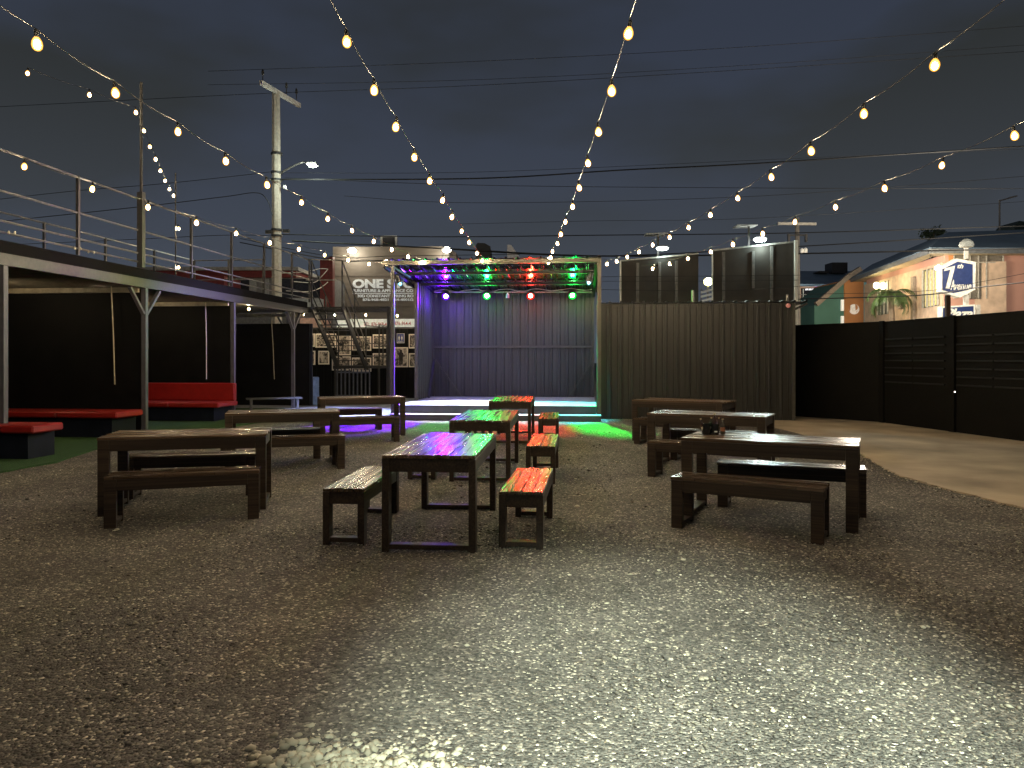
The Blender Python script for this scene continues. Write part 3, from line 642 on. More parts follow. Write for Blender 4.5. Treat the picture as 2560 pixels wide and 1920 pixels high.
# tall mast on the deck that carries the long light string
mpn = onX(353, 897, DX + .1)
tag(MB().box(mpn.x - .055, mpn.x + .055, mpn.y - .055, mpn.y + .055, 3.3, 4.78).tube([(mpn.x, mpn.y, 4.7), (mpn.x, mpn.y, 6.95)], .03, 6).build('mast', STEEL), 'tall square mast standing on the deck behind the railing', 'mast')
m2 = P(439, 700, 21.5)
tag(MB().tube([(m2.x, m2.y, 3.3), (m2.x, m2.y, 6.9)], .022, 6).build('thin_mast', STEEL), 'thin metal mast at the end of the long light string', 'mast')
# fairy bulbs clipped to the low rail
for i, (px, py) in enumerate(((22, 581), (37, 582), (187, 620), (201, 621), (221, 629), (235, 631))):
    p = onX(px, py, DX + .09); 
    tag(MB().lathe(p, [(.001, -.03), (.016, -.02), (.018, 0), (.008, .025)], 8).build('glass_bulb', mat('clear_bulb', (.6, .55, .45), .05, spec=1)), 'small unlit clear bulb clipped to the lowest deck rail', 'bulb', 'unlit clear bulbs on the deck rail')
# cross beam to the stage
p0 = onY(700, 775, 24.2); p1 = onY(972, 775, 24.2)
cbm = thing('cross_beam', 'long dark horizontal beam spanning from the deck towards the stage', 'beam', p0)
MB().bar((p0.x, 24.2, p0.z), (p1.x, 24.2, p0.z), .1, .19).build('girder', STEELD, cbm)
MB().bar((p1.x, 24.2, .02), (p1.x, 24.2, p0.z + .08), .1, .1).build('post', STEELD, cbm)
MB().bar((p0.x + .3, 24.2, .02), (p0.x + .3, 24.2, p0.z - .1), .1, .1).build('post', BLUELIT, cbm)
for sgn in (-1, 1): MB().bar((p0.x + .3, 24.2, 2.3), (p0.x + .3 + sgn*.45, 24.2, p0.z - .1), .07, .06).build('corner_brace', BLUELIT, cbm)
# benches in the booths
def red_bench(label, x0, x1, y0, y1, seat=.47, back=None):
    t = thing('booth_bench', label, 'bench', ((x0+x1)/2, (y0+y1)/2, 0), group='red cushioned booth benches')
    cu = MB(); n = 3
    for i in range(n): cu.box(x0 + (x1-x0)*i/n + .004, x0 + (x1-x0)*(i+1)/n - .004, y0, y1, seat - .115, seat)
    cu.build('cushion', RED, t, bevel=.022)
    MB().box(x0 + .05, x1 - .16, y0 + .10, y1, .02, seat - .118).build('base', NAVY, t)
    if back: MB().box(x0, x1 - .03, y1 - .14, y1, seat + .002, back).build('back_cushion', RED, t, bevel=.02)
red_bench('long low red cushioned bench in the nearest booth', -12.4, -8.72, PYs[1] - 1.05, PYs[1] - .2, .50)
red_bench('red bench with a high red back in the middle booth', -12.4, -8.62, PYs[2] - 1.15, PYs[2] - .15, .46, .90)
q = P(95, 1060, 10.9)
red_bench('short red cushioned bench end beside the nearest booth post', q.x - 1.6, q.x, q.y - .1, q.y + .55, .52)
q = P(110, 1060, 11.7)
t = thing('side_table', 'small rough wooden stand beside the short red bench', 'table', (q.x - .1, q.y, 0))
LW = mat('pale_timber', (.16, .12, .075), .7, scale=10, stretch=(1, 1, .2)); 
MB().box(q.x - .45, q.x + .12, q.y - .15, q.y + .2, .44, .48).build('tabletop', LW, t)
for dx in (-.38, .0): MB().box(q.x + dx, q.x + dx + .07, q.y - .05, q.y + .02, 0, .439).build('leg', LW, t)
MB().bar((q.x - .02, q.y, .30), (q.x - .2, q.y, .43), .03).build('brace', LW, t)
a = P(686, 1006, 21.0)
t = thing('grey_bench', 'low weathered grey plank bench in the farthest booth', 'bench', (a.x, a.y, 0), R(30), local=True)
GW = mat('grey_timber', (.07, .07, .075), .6, scale=10)
MB().box(-.75, .75, -.2, .2, .36, .40).build('seat', GW, t)
for x in (-.65, .6):
    for y in (-.17, .12): MB().box(x, x + .05, y, y + .05, 0, .359).build('leg', GW, t)

# ================================================================= STAIRCASE + LANDING
sc_ = thing('metal_staircase', 'steep dark metal staircase with pipe handrails coming down from the deck', 'staircase', (-8.3, 22.7, 0))
sxa, sxb = DX + .12, DX + 1.12
yT, yB, zT, zB = 22.85, 25.4, 3.28, 1.28
for x in (sxa, sxb): MB().bar((x, yT, zT - .1), (x, yB, zB - .1), .05, .22).build('stringer', STEELD, sc_)
n = 11
for i in range(n):
    u = (i + .5) / n; y = yT + (yB - yT)*u; z = zT + (zB - zT)*(i+1)/(n+1)
    MB().box(sxa + .03, sxb - .03, y - .11, y + .13, z - .015, z + .012).build('tread', STEELD, sc_)
for x in (sxa, sxb):
    for h in (1.33, .72, .28): MB().tube([(x, yT, zT + h), (x, yB, zB + h + .05), (x + (0 if x == sxa else .8), yB + .4, zB + h)], .022, 6).build('handrail', GALV if x == sxb else STEELD, sc_)
    for u in (0, .5, 1): 
        y = yT + (yB - yT)*u; z = zT + (zB - zT)*u; MB().bar((x, y, z - .1), (x, y, z + 1.35), .04).build('baluster', STEELD, sc_)
MB().bar((DX, 22.66, 4.65), (sxb, yT, 4.63), .03).build('handrail', GALV, sc_)
MB().bar((DX, 22.66, 4.0), (sxb, yT, 4.0), .03).build('handrail', GALV, sc_)
MB().box(sxa - .2, sxb + .5, yB, yB + 1.2, 1.16, 1.26).build('landing', STEELD, sc_)
for x, y in ((sxa - .17, yB + .03), (sxb + .42, yB + .03), (sxa - .17, yB + 1.1), (sxb + .42, yB + 1.1)):
    MB().box(x, x + .06, y, y + .06, .012, 1.158).build('support_post', STEELD, sc_)
for i in range(3): MB().box(sxb + .42, sxb + .46, yB + .1 + i*.5, yB + .14 + i*.5, 1.262, 2.7).build('baluster', STEELD, sc_)
MB().bar((sxb + .44, yB + .1, 2.7), (sxb + .44, yB + 1.15, 2.7), .04).build('handrail', GALV, sc_)
# picket gate below the landing
gt = thing('picket_gate', 'dark metal picket gate under the stair landing', 'gate', (-8, 25.2, 0))
NB = mat('blue_grey_steel', (.10, .11, .14), .45)
for i in range(9):
    x = sxa + .02 + i * .145; MB().box(x, x + .04, 25.15, 25.19, .05, 1.14).build('picket', NB, gt)
MB().box(sxa, sxb + .22, 25.14, 25.148, .18, .24).build('cross_rail', NB, gt); MB().box(sxa, sxb + .22, 25.14, 25.148, 1.0, 1.06).build('cross_rail', NB, gt)
p = P(775, 1000, 23.9); 
br = MB().lathe((p.x, p.y, .012), [(.27, 0), (.285, .02), (.285, .28), (.295, .3), (.285, .32), (.285, .58), (.295, .6), (.285, .62), (.285, .88), (.27, .9), (.001, .9)], 24).build('drum', mat('blue_drum_plastic', (.12, .2, .42), .4)); tag(br, 'blue plastic drum standing by the picket gate', 'drum')

# ================================================================= PHOTO WALL
WY = 27.5
a = onY(700, 823, WY); 
fw = thing('poster_fence', 'black corrugated fence hung with framed black and white photographs', 'fence', (-6.5, WY, 0))
m = corr(0, 8.6, .012, a.z, .3, .02); xf(m, Matrix.Translation((-11.4, WY, 0))); m.build('sheeting', BLACKW, fw)
MB().box(-11.4, -2.8, WY - .03, WY + .05, a.z + .002, a.z + .06).build('top_rail', STEELD, fw)
def photo_mat(i, port):
    m = bpy.data.materials.new('photo_print'); m.use_nodes = True; t = m.node_tree; b = t.nodes['Principled BSDF']; b.inputs['Roughness'].default_value = .5
    tc = N(t, 'ShaderNodeTexCoord'); mp = N(t, 'ShaderNodeMapping'); mp.inputs['Location'].default_value = (i*3.7, i*1.9, i*5.1); mp.inputs['Scale'].default_value = (1, 1, 1.5 if not port else .8)
    n = N(t, 'ShaderNodeTexNoise'); n.inputs['Scale'].default_value = 5.5; n.inputs['Detail'].default_value = 7; n.inputs['Roughness'].default_value = .62; n.inputs['Distortion'].default_value = 1.6
    r = N(t, 'ShaderNodeValToRGB'); e = r.color_ramp.elements; e[0].position = .42; e[0].color = (.03, .026, .023, 1); e[1].position = .60; e[1].color = (.60, .54, .47, 1); k = e.new(.5); k.color = (.22, .19, .165, 1)
    t.links.new(tc.outputs['Object'], mp.inputs[0]); t.links.new(mp.outputs[0], n.inputs[0]); t.links.new(n.outputs['Fac'], r.inputs[0]); t.links.new(r.outputs[0], b.inputs['Base Color'])
    return m
FRM = mat('cream_mount', (.85, .79, .70), .6, var=.06)
posters = [  # x0 x1 y0 y1 label
 (757, 787, 834, 867, 'framed photograph at the far left of the upper row, behind the stair'),
 (789, 840, 834, 869, 'wide framed photograph in the upper row crossed by the stair stringer'),
 (843, 877, 838, 888, 'tall framed photograph of a lone figure in the upper row'),
 (880, 928, 841, 877, 'framed photograph of a crowd in the upper row'),
 (932, 981, 836, 871, 'framed photograph with a dark tangle just left of the stage post, upper row'),
 (757, 788, 877, 912, 'framed photograph at the far left of the lower row'),
 (796, 823, 877, 911, 'small framed photograph partly hidden by the stair foot'),
 (830, 877, 891, 926, 'framed hazy photograph in the lower row left of the car picture'),
 (880, 928, 894, 929, 'framed photograph of a car and a standing figure, lowest on the fence'),
 (932, 981, 883, 918, 'framed photograph left of the stage post, lower row'),
 (985, 1020, 868, 918, 'tall framed portrait of a man under the restroom sign'),
 (1022, 1052, 835, 871, 'framed photograph cut off by the stage side, upper row'),
 (1022, 1052, 883, 918, 'framed photograph cut off by the stage side, lower row')]
for i, (x0, x1, y0, y1, lab) in enumerate(posters):
    a = onY(x0, y1, WY - .05); b = onY(x1, y0, WY - .05); t = thing('framed_photo', lab, 'photograph', ((a.x+b.x)/2, WY - .05, a.z), group='framed photographs on the black fence')
    MB().box(a.x, b.x, WY - .065, WY - .03, a.z, b.z).build('frame', FRM, t)
    port = (y1 - y0) > (x1 - x0); e = .045
    pr = MB().box(a.x + e, b.x - e, WY - .068, WY - .0655, a.z + e, b.z - e).build('print', photo_mat(i, port), t, origin=((a.x+b.x)/2, WY - .06, (a.z+b.z)/2))
    DK = mat('print_ink', (.018, .016, .015), .5)
    w_, h_ = b.x - a.x, b.z - a.z; yy = WY - .0695
    def fig(cx, z0, hh, nm='figure'):
        mb = MB(); x = a.x + w_*cx; z = a.z + h_*z0; s = h_*hh
        poly = [(-.11, 0), (-.02, 0), (0, .35), (.03, 0), (.12, 0), (.13, .45), (.17, .75), (.09, .82), (.07, .86), (.09, .93), (.04, 1), (-.04, 1), (-.08, .93), (-.06, .86), (-.09, .82), (-.16, .72), (-.12, .45)]
        mb.prism([Vector((x + u*s, yy, z + v*s)) for u, v in poly], (0, .001, 0)); mb.build(nm, DK, t)
    if 'standing figure' in lab:
        fig(.78, .15, .62)
        mb = MB(); mb.prism([Vector((a.x + w_*u, yy, a.z + h_*v)) for u, v in ((.18, .35), (.2, .5), (.28, .52), (.34, .62), (.5, .62), (.56, .5), (.64, .47), (.64, .34), (.56, .28), (.26, .28))], (0, .001, 0)); mb.build('car_shape', DK, t)
    if 'lone' in lab: fig(.42, .32, .4)
    if 'portrait' in lab: fig(.5, .13, .75)
    if 'crowd' in lab:
        for q in range(7): fig(.2 + q*.1, .3 + .06*(q % 2), .32)
# restroom sign
a = onY(992, 858, WY - .05); b = onY(1011, 833.5, WY - .05)
t = thing('restroom_sign', 'blue restroom sign with white man and woman figures above the portrait photo', 'sign', ((a.x+b.x)/2, WY - .05, a.z))
MB().box(a.x, b.x, WY - .06, WY - .03, a.z, b.z).build('border', mat('sign_grey', (.5, .5, .55), .5), t)
MB().box(a.x + .02, b.x - .02, WY - .063, WY - .0605, a.z + .03, b.z - .02).build('panel', mat('sign_blue', (.06, .08, .28), .5), t)
w_, h_ = b.x - a.x, b.z - a.z
for cx, sk in ((.32, 0), (.68, 1)):
    x = a.x + w_*cx; z = a.z + h_*.28; s = h_*.48; yy = WY - .0645
    poly = [(-.08, 0), (.08, 0), (.09, .4), (.2, .35) if sk else (.16, .4), (.15, .78), (-.15, .78), (-.2, .35) if sk else (-.16, .4), (-.09, .4)]
    MB().prism([Vector((x + u*s, yy, z + v*s)) for u, v in poly], (0, .001, 0)).lathe((x, yy, z + s*.92), [(s*.09, 0), (s*.09, .001)], 10, Matrix.Rotation(R(90), 3, 'X')).build('figure', WHITE, t)
MB().box(a.x + .05, b.x - .05, WY - .0655, WY - .0635, a.z + .06, a.z + .075).build('caption_bar', WHITE, t)
# white telephone banner above the fence
d = 29.5
t = thing('phone_banner', 'long white banner with red telephone numbers above the photo fence', 'sign', P(940, 822, d))
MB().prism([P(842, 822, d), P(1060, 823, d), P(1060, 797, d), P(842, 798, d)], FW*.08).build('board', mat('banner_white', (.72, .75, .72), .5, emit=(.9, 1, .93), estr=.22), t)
REDT = mat('red_letter', (.45, .04, .03), .5)
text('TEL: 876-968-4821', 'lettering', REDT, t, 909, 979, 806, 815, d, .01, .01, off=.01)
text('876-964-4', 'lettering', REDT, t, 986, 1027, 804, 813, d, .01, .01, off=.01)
for px in (850, 1050): MB().bar(P(px, 1000, d + .06) * 1, P(px, 823, d + .06), .08).build('support', STEELD, t)

# ================================================================= STRING LIGHTS
D2 = 2560 / 2212
strings = {
 'leftmost low light string running along the deck railing': (2.30, [(53,360),(200,408),(320,447),(424,480),(510,504),(583,524),(646,538),(702,551),(752,561),(797,570),(833,576)], True),
 'light string ending at the front left corner of the stage roof': (2.35, [(79,92),(248,200),(384,284),(487,347),(576,398),(651,437),(708,472),(760,498),(808,521),(846,539),(881,554),(910,567)], True),
 'steep light string just left of the middle of the sky': (2.35, [(748,90),(808,194),(856,273),(895,339),(928,390),(957,432),(977,468),(998,499),(1013,523),(1030,547),(1042,563)], True),
 'nearly upright light string in the middle of the sky': (2.35, [(1360,71),(1321,195),(1292,284),(1269,352),(1250,405),(1237,446),(1222,479),(1211,505),(1204,526),(1194,543),(1189,556),(1185,566)], True),
 'light string rising right from the cream stage post': (2.35, [(2020,139),(1866,245),(1751,325),(1665,382),(1593,428),(1535,464),(1487,491),(1446,512),(1410,529),(1381,544),(1355,555),(1332,564),(1312,570)], True),
 'lowest right light string above the shed and billboards': (2.30, [(2190,292),(2036,357),(1910,406),(1804,447),(1718,479),(1647,504),(1583,527),(1535,544),(1486,558),(1446,570),(1409,580)], True),
 'light string passing the tall deck mast': (5.0, [(60,158),(193,204),(293,242),(310,282),(323,316),(336,343),(346,368),(357,390),(366,408),(375,422)], False),
}
proto_b = MB().lathe((0, 0, 0), [(.001, -.112), (.02, -.107), (.036, -.090), (.042, -.065), (.038, -.038), (.025, -.013), (.013, 0)], 14)
proto_s = MB().lathe((0, 0, 0), [(.017, -.004), (.018, .0), (.017, .045), (.008, .06)], 8)
MEb = MEs = None
def add_bulb(t, p):
    global MEb, MEs
    if MEb is None:
        b = proto_b.build('bulb', BULB, None, smooth=True); s = proto_s.build('socket', WIRE, None); MEb, MEs = b.data, s.data
    else:
        b = bpy.data.objects.new('bulb', MEb); COL.objects.link(b); s = bpy.data.objects.new('socket', MEs); COL.objects.link(s)
    b.parent = t; b.location = Vector(p) - t.location; s.parent = b
    k_ = random.uniform(.80, .96); b.scale = (k_, k_, k_); b.rotation_euler = (random.uniform(-.16, .16), random.uniform(-.16, .16), 0)
for lab, (hz, pl, ext) in strings.items():
    ps_ = []
    for (x, y) in pl:
        x *= D2; y *= D2; d = F * hz / (897 - y); p = P(x, y, d); p.z += .045; ps_.append(p)
    if ext:
        for k in range(3): 
            q = ps_[0] * 2 - ps_[1]; q.z = ps_[0].z + .06; ps_.insert(0, q)
    t = thing('string_light', lab, 'string light', ps_[-1], group='warm bulb string lights')
    for p in ps_: add_bulb(t, p)
    w = []
    for i in range(len(ps_) - 1):
        a, b = ps_[i] + UP*.055, ps_[i+1] + UP*.055
        for k in range(6):
            u = k / 6; w.append(a.lerp(b, u) - UP * (.03 * 4 * u * (1 - u)))
    w.append(ps_[-1] + UP*.055)
    if 'mast' not in lab:
        e = ps_[-1] + (ps_[-1] - ps_[-2]) * .7; e.z = ps_[-1].z + .12; w.append(e)
    MB().tube(w, .0036, 5).build('cord', CORD, t)
# short low string under the cross beam and two lone bulbs by the thin mast
t = thing('string_light', 'short row of warm bulbs under the dark cross beam', 'string light', onY(758, 788, 26.5), group='warm bulb string lights')
w = []
for x, y in ((622, 772), (758.5, 787), (837, 787), (914, 787), (993, 789)):
    p = onY(x, y, 26.5) + UP*.045; p2 = p
    if x == 622: p = P(622, 772, 19.6) + UP*.045
    add_bulb(t, p); w.append(p + UP*.055)
MB().tube(w, .0036, 5).build('cord', CORD, t)
for lab, px, py in (('single warm bulb on the thin mast, above the railing', 442, 567), ('single small bulb low on the thin mast behind the railing', 442, 664)):
    p = P(px, py, 21.5); t = thing('mast_lamp', lab, 'lamp', p); add_bulb(t, p + Vector((.05, 0, 0))); MB().bar(p + UP*.06, p + UP*.06 + Vector((.06, 0, 0)), .012).build('bracket', STEELD, t)
# two bulbs added inside the booths, standing in for the glow on their ceilings
for Y in (PYs[1] - 1.6, PYs[2] - 1.6):
    p = Vector((-11.3, Y, 2.86)); t = thing('added_ceiling_bulb', 'added warm bulb under the booth ceiling %s the middle booth post' % ('before' if Y < 14 else 'behind'), 'lamp', p); add_bulb(t, p)

# ================================================================= UTILITY POLE, STREET LAMP, POWER LINES
up_ = thing('utility_pole', 'tall pale concrete utility pole with a crossarm behind the deck', 'utility pole', P(692, 980, 30))
a = P(693, 980, 30); a.z = 0; b = P(690, 232, 30)
M0 = MB(); M0.tube([a, b], .235, 8, .165); M0.build('shaft', CONC, up_)
MB().bar(P(652, 206, 28.9), P(749, 264, 31.6), .13, .17).build('crossarm', mat('pale_arm', (.52, .50, .47), .8), up_)
for px, py, d in ((657, 200, 29), (716, 232, 30.7), (741, 246, 31.4)): 
    q = P(px, py, d); MB().lathe(q, [(.02, -.05), (.02, .2), (.06, .22), (.045, .27), (.06, .29), (.03, .42)], 8).build('insulator', mat('dark_porcelain', (.05, .045, .04), .3), up_)
for py in (385, 432, 450, 575, 590):
    q = P(692, py, 30); MB().lathe((q.x, q.y, q.z), [(.235, -.04), (.235, .04)], 10).build('band', STEELD, up_)
for px, py, w_ in ((672, 580, .25), (716, 578, .25), (712, 468, .1)):
    q = P(px, py, 29.8); MB().box(q.x - w_/2, q.x + w_/2, q.y - .06, q.y + .06, q.z - .07, q.z + .07).build('bracket_box', STEELD if w_ > .2 else WHITE, up_)
MB().tube([P(706, 430, 30), P(735, 414, 29.6), P(758, 405, 29.2), P(768, 407, 29.1)], .035, 6).build('lamp_arm', GALV, up_)
hd = P(777, 411, 29.0)
MB().prism([hd + RT*-.22 + UP*.02, hd + RT*.24 + UP*-.02, hd + RT*.2 + UP*.09, hd + RT*-.15 + UP*.10], FW*.26).build('lamp_head', GALV, up_)
MB().lathe(hd + FW*.13 + UP*-.03 + RT*.03, [(.02, -.05), (.12, -.03), (.17, .02)], 12).build('lamp_glass', glow('street_glow', (.9, 1, .9), (.7, .95, .75), 60), up_)
def lamp_child(t, loc, power, col, size=.1, **k):
    l = lamp('lamp_glow', k.pop('kind', 'POINT'), loc, power, col, size=size, **k); l.parent = t; l.location = Vector(loc) - t.location
lamp_child(up_, hd - FW*.35 + UP*-.45, 260, (.85, 1, .85))
wires = [  # (points in the photo, depth, radius, label)
 ([(520,178),(1200,153),(1900,115),(2600,62)], 31, .010, 'highest thin power line across the sky'),
 ([(-60,270),(345,249),(700,232),(1200,213),(1900,172),(2620,125)], 31, .011, 'power line second from the top'),
 ([(520,212),(1200,199),(1900,161),(2620,108)], 31.5, .009, 'faint power line just above the second one'),
 ([(700,449),(1200,446),(1560,425),(1900,408),(2620,362)], 29.5, .028, 'thick grey cable crossing the middle of the sky'),
 ([(700,432),(1200,430),(1900,400),(2620,370)], 30, .008, 'thin wire running just above the thick middle cable'),
 ([(712,445),(1200,463),(1900,470),(2620,472)], 30, .011, 'thin black line below the thick middle cable'),
 ([(860,490),(1200,507),(1900,490),(2620,436)], 32, .010, 'thin line dipping over the middle of the sky'),
 ([(1150,560),(1500,552),(1900,545),(2620,500)], 33, .008, 'faint low line over the shed'),
 ([(700,586),(1100,592),(1500,588),(2000,582),(2620,563)], 30, .020, 'thick black cable passing behind the solar lamps'),
 ([(1120,623),(1500,640),(2000,616),(2620,578)], 30, .022, 'thick black cable touching the stage roof line'),
 ([(730,602),(1120,622),(1500,640),(2000,634),(2620,620)], 29, .030, 'thickest low cable before the blue roof'),
 ([(600,606),(836,650),(980,652),(1500,660)], 33, .022, 'dark cable across the furniture store front'),
 ([(600,596),(836,642),(980,640),(1300,636)], 33, .014, 'thinner cable just above the dark store cable'),
 ([(1990,748),(2300,738),(2450,718),(2620,700)], 28, .022, 'black cable crossing the plaza sign'),
 ([(1990,736),(2300,728),(2450,705),(2620,672)], 30, .010, 'thin line above the cable crossing the plaza sign'),
 ([(-60,505),(180,478),(400,460),(590,440),(690,428)], 29.5, .012, 'line from the left edge to the concrete pole'),
 ([(-60,560),(350,517),(560,492),(640,482),(668,500),(682,540)], 29.5, .016, 'drooping black cable ending on the concrete pole'),
 ([(-60,615),(300,600),(560,588),(690,590)], 29.5, .012, 'low line behind the deck railing'),
 ([(1500,692),(1800,690),(2000,688)], 22.6, .007, 'upper thin cable in front of the billboards'),
 ([(1500,703),(1800,703),(2000,700)], 22.6, .006, 'middle thin cable in front of the billboards'),
 ([(1500,724),(1800,727),(2050,712)], 22.6, .007, 'lower thin cable in front of the billboards'),
]
def spline(px, n=10):
    out_ = []
    m = len(px)
    for i in range(m - 1):
        p0 = px[max(i-1, 0)]; p1 = px[i]; p2 = px[i+1]; p3 = px[min(i+2, m-1)]
        for k in range(n):
            t = k / n
            out_.append(tuple(.5 * ((2*p1[j]) + (-p0[j]+p2[j])*t + (2*p0[j]-5*p1[j]+4*p2[j]-p3[j])*t*t + (-p0[j]+3*p1[j]-3*p2[j]+p3[j])*t**3) for j in range(2)))
    out_.append(px[-1]); return out_
for px, d, r, lab in wires:
    tag(MB().tube([P(x, y, d) for x, y in spline(px)], r, 5).build('power_line', WIRE), lab, 'power line', 'overhead lines')

# ================================================================= BILLBOARD BACKS AND SOLAR LAMPS (behind the shed)
BBM = mat('billboard_back', (.035, .030, .026), .7, scale=2, var=.3, bump=.2, bscale=5)
def billboard(label, poly, d, ribs, right_post=None, left_post=None):
    t = thing('billboard', label, 'billboard', P(poly[0][0], 900, d))
    MB().prism([P(x, y, d) for x, y in poly], FW*.08).build('panel', BBM, t)
    for (x, y0, y1) in ribs:
        MB().bar(P(x, y1, d - .06), P(x, y0, d - .06), .085, .06, up=FW).build('rib', mat('rib_grey', (.13, .125, .12), .6), t)
    for k in (left_post, right_post):
        if k: MB().bar(P(k[0], k[2], d - .05), P(k[0], k[1], d - .05), k[3], .1, up=FW).build('edge_post', WHITE, t)
    a, b = poly[-1], poly[-2]
    MB().bar(P(a[0], a[1], d - .03), P(b[0], b[1], d - .03), .07, .05).build('top_rail', mat('rail_pale', (.4, .4, .38), .6), t)
    for x in (poly[0][0] + 40, poly[1][0] - 40): MB().bar(P(x, 1000, d + .15), P(x, 700, d + .15), .14).build('support', STEELD, t)
billboard('left billboard back, black with faint ribs, rising behind the shed', [(1551, 800), (1746, 800), (1746, 634), (1551, 652)], 24, [(1594, 658, 800), (1649, 655, 800), (1691, 652, 800)], None, (1551, 652, 800, .05))
billboard('right billboard back, black with grey ribs and a white edge post', [(1781, 800), (1990, 800), (1990, 604), (1781, 626)], 24, [(1809, 630, 800), (1883, 628, 720), (1929, 616, 800)], (1990, 601, 812, .10), (1781, 626, 760, .02))
# struts with small lamp stubs on the right billboard
stp = thing('solar_lamp', 'solar street lamp with a brilliant white head above the right billboard', 'street lamp', P(1872, 700, 24.3), group='solar lamps above the billboards')
def solar(t, px, ptop, hx, hy, d, power, glow_s):
    MB().bar(P(px, 720, d), P(px, ptop + 4, d), .06).build('pole', STEELD, t)
    a = P(px, ptop, d); MB().prism([a - RT*.38 - UP*.03, a + RT*.30 - UP*.02, a + RT*.30 + UP*.02, a - RT*.38 + UP*.01], FW*.5).build('solar_panel', mat('panel_grey', (.2, .2, .19), .4), t)
    MB().tube([P(px, ptop + 40, d), P((px + hx)/2, hy - 2, d - .1), P(hx - 8, hy - 3, d - .2)], .02, 5).build('arm', STEELD, t)
    h = P(hx, hy, d - .25)
    MB().prism([h - RT*.2 + UP*.06, h + RT*.2 + UP*.06, h + RT*.15 + UP*.11, h - RT*.15 + UP*.11], FW*.16).build('head', STEELD, t)
    MB().lathe(h + UP*.03 + FW*.08, [(.05, -.07), (.16, -.05), (.20, .0), (.15, .03)], 14).build('lamp_glass', glow('solar_glow%d' % glow_s, (.95, 1, .97), (.75, .95, .9), glow_s), t)
    if power:
        lamp_child(t, h - FW*.3 - UP*.25, power, (.8, 1, .92), .12)
        lamp_child(t, h - FW*.35 - UP*.05, power * 20, (.78, 1, .92), .16, kind='SPOT', target=h - FW*14 - UP*4.5, angle=100, blend=.4)
solar(stp, 1872, 562, 1902, 600, 24.3, 28, 110)
stp2 = thing('solar_lamp', 'dimmer solar street lamp above the left billboard', 'street lamp', P(1645, 700, 24.3), group='solar lamps above the billboards')
solar(stp2, 1645, 583, 1657, 622, 24.3, 10, 14)
# yellow lit lamp glimpsed between the two billboards
t = thing('street_lamp', 'yellow street lamp seen in the gap between the billboards', 'street lamp', P(1771, 900, 40))
MB().bar(P(1769, 960, 40), P(1769, 712, 40), .1).build('pole', STEELD, t)
MB().lathe(P(1771, 704, 39.8), [(.05, -.22), (.22, -.12), (.24, .08), (.1, .2)], 12).build('lamp_glass', glow('yellow_glow', (1, 1, .55), (.95, .85, .15), 12), t)
t = thing('white_shutter', 'pale slatted structure seen low in the gap between the billboards', 'fence', P(1762, 800, 32))
for k in range(4): MB().bar(P(1752, 731 + k*11, 32), P(1782, 724 + k*11, 32), .05, .09).build('slat', WHITE, t)
for x in (1753, 1781): MB().bar(P(x, 985, 32.1), P(x, 722, 32.1), .05).build('post', GALV, t)
# far power pole with crossarm right of the billboards
t = thing('utility_pole', 'far dark utility pole with a pale crossarm at the right billboard\'s edge', 'utility pole', P(1993, 960, 45))
a = P(1995, 960, 45); a.z = 0; MB().tube([a, P(1993, 545, 45)], .2, 8, .13).build('shaft', mat('far_pole', (.12, .11, .10), .8), t)
MB().bar(P(1944, 559, 44.8), P(2040, 560, 44.8), .14, .14).build('crossarm', mat('far_arm', (.42, .40, .36), .8), t)
for px in (1972, 2015): MB().bar(P(px, 585, 44.8), P(px, 605, 44.8), .12, .2).build('insulator', STEELD, t)
MB().bar(P(1968, 588, 44.8), P(2018, 588, 44.8), .08).build('lower_arm', STEELD, t)
for px, py in ((2005, 628), (2014, 627)): MB().lathe(P(px, py, 44.7), [(.1, -.15), (.12, .1), (.05, .18)], 8).build('fuse_box', WHITE, t)

# ================================================================= FURNITURE STORE (behind, left of the stage)
d = 45
t = thing('furniture_store', 'beige clad store front with large white letters behind the stage', 'building', P(960, 980, d))
CLAD = mat('beige_cladding', (.19, .155, .125), .6, scale=1.2, var=.12, stretch=(1, 1, 4), bump=.2, bscale=3)
g = lambda x, y, dd: P(x, y, dd)
def zero(v): v = v.copy(); v.z = 0; return v
MB().prism([zero(g(832, 980, d)), zero(g(1106, 980, d)), g(1106, 616, d), g(832, 617, d)], FW*14).build('wall', CLAD, t)
MB().prism([zero(g(1107, 980, d + .4)), zero(g(1122, 980, d + .4)), g(1122, 617, d + .4), g(1107, 617, d + .4)], FW*13).build('end_pier', mat('pier_beige', (.35, .32, .28), .7), t)
MB().prism([zero(g(1122.3, 980, d + 1.4)), zero(g(1140, 980, d + 1.4)), g(1140, 632, d + 1.4), g(1122.3, 620, d + 1.4)], FW*12).build('side_wing', mat('wing_brown', (.12, .09, .08), .7), t)
for y in (650, 690, 765): MB().bar(P(832.5, y, d - .02), P(1106, y, d - .02), .03, .05).build('panel_joint', mat('joint', (.16, .13, .11), .6), t)
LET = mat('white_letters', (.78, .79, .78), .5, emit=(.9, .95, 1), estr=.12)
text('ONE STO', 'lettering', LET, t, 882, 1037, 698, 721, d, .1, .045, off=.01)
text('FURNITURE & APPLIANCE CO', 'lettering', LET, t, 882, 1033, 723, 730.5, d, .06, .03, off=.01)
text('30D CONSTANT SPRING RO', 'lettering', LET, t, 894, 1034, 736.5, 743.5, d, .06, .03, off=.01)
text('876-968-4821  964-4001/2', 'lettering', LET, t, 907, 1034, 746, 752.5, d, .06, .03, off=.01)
MB().bar(P(882, 733.5, d - .04), P(1033, 733.5, d - .04), .05, .04).build('underline', LET, t)
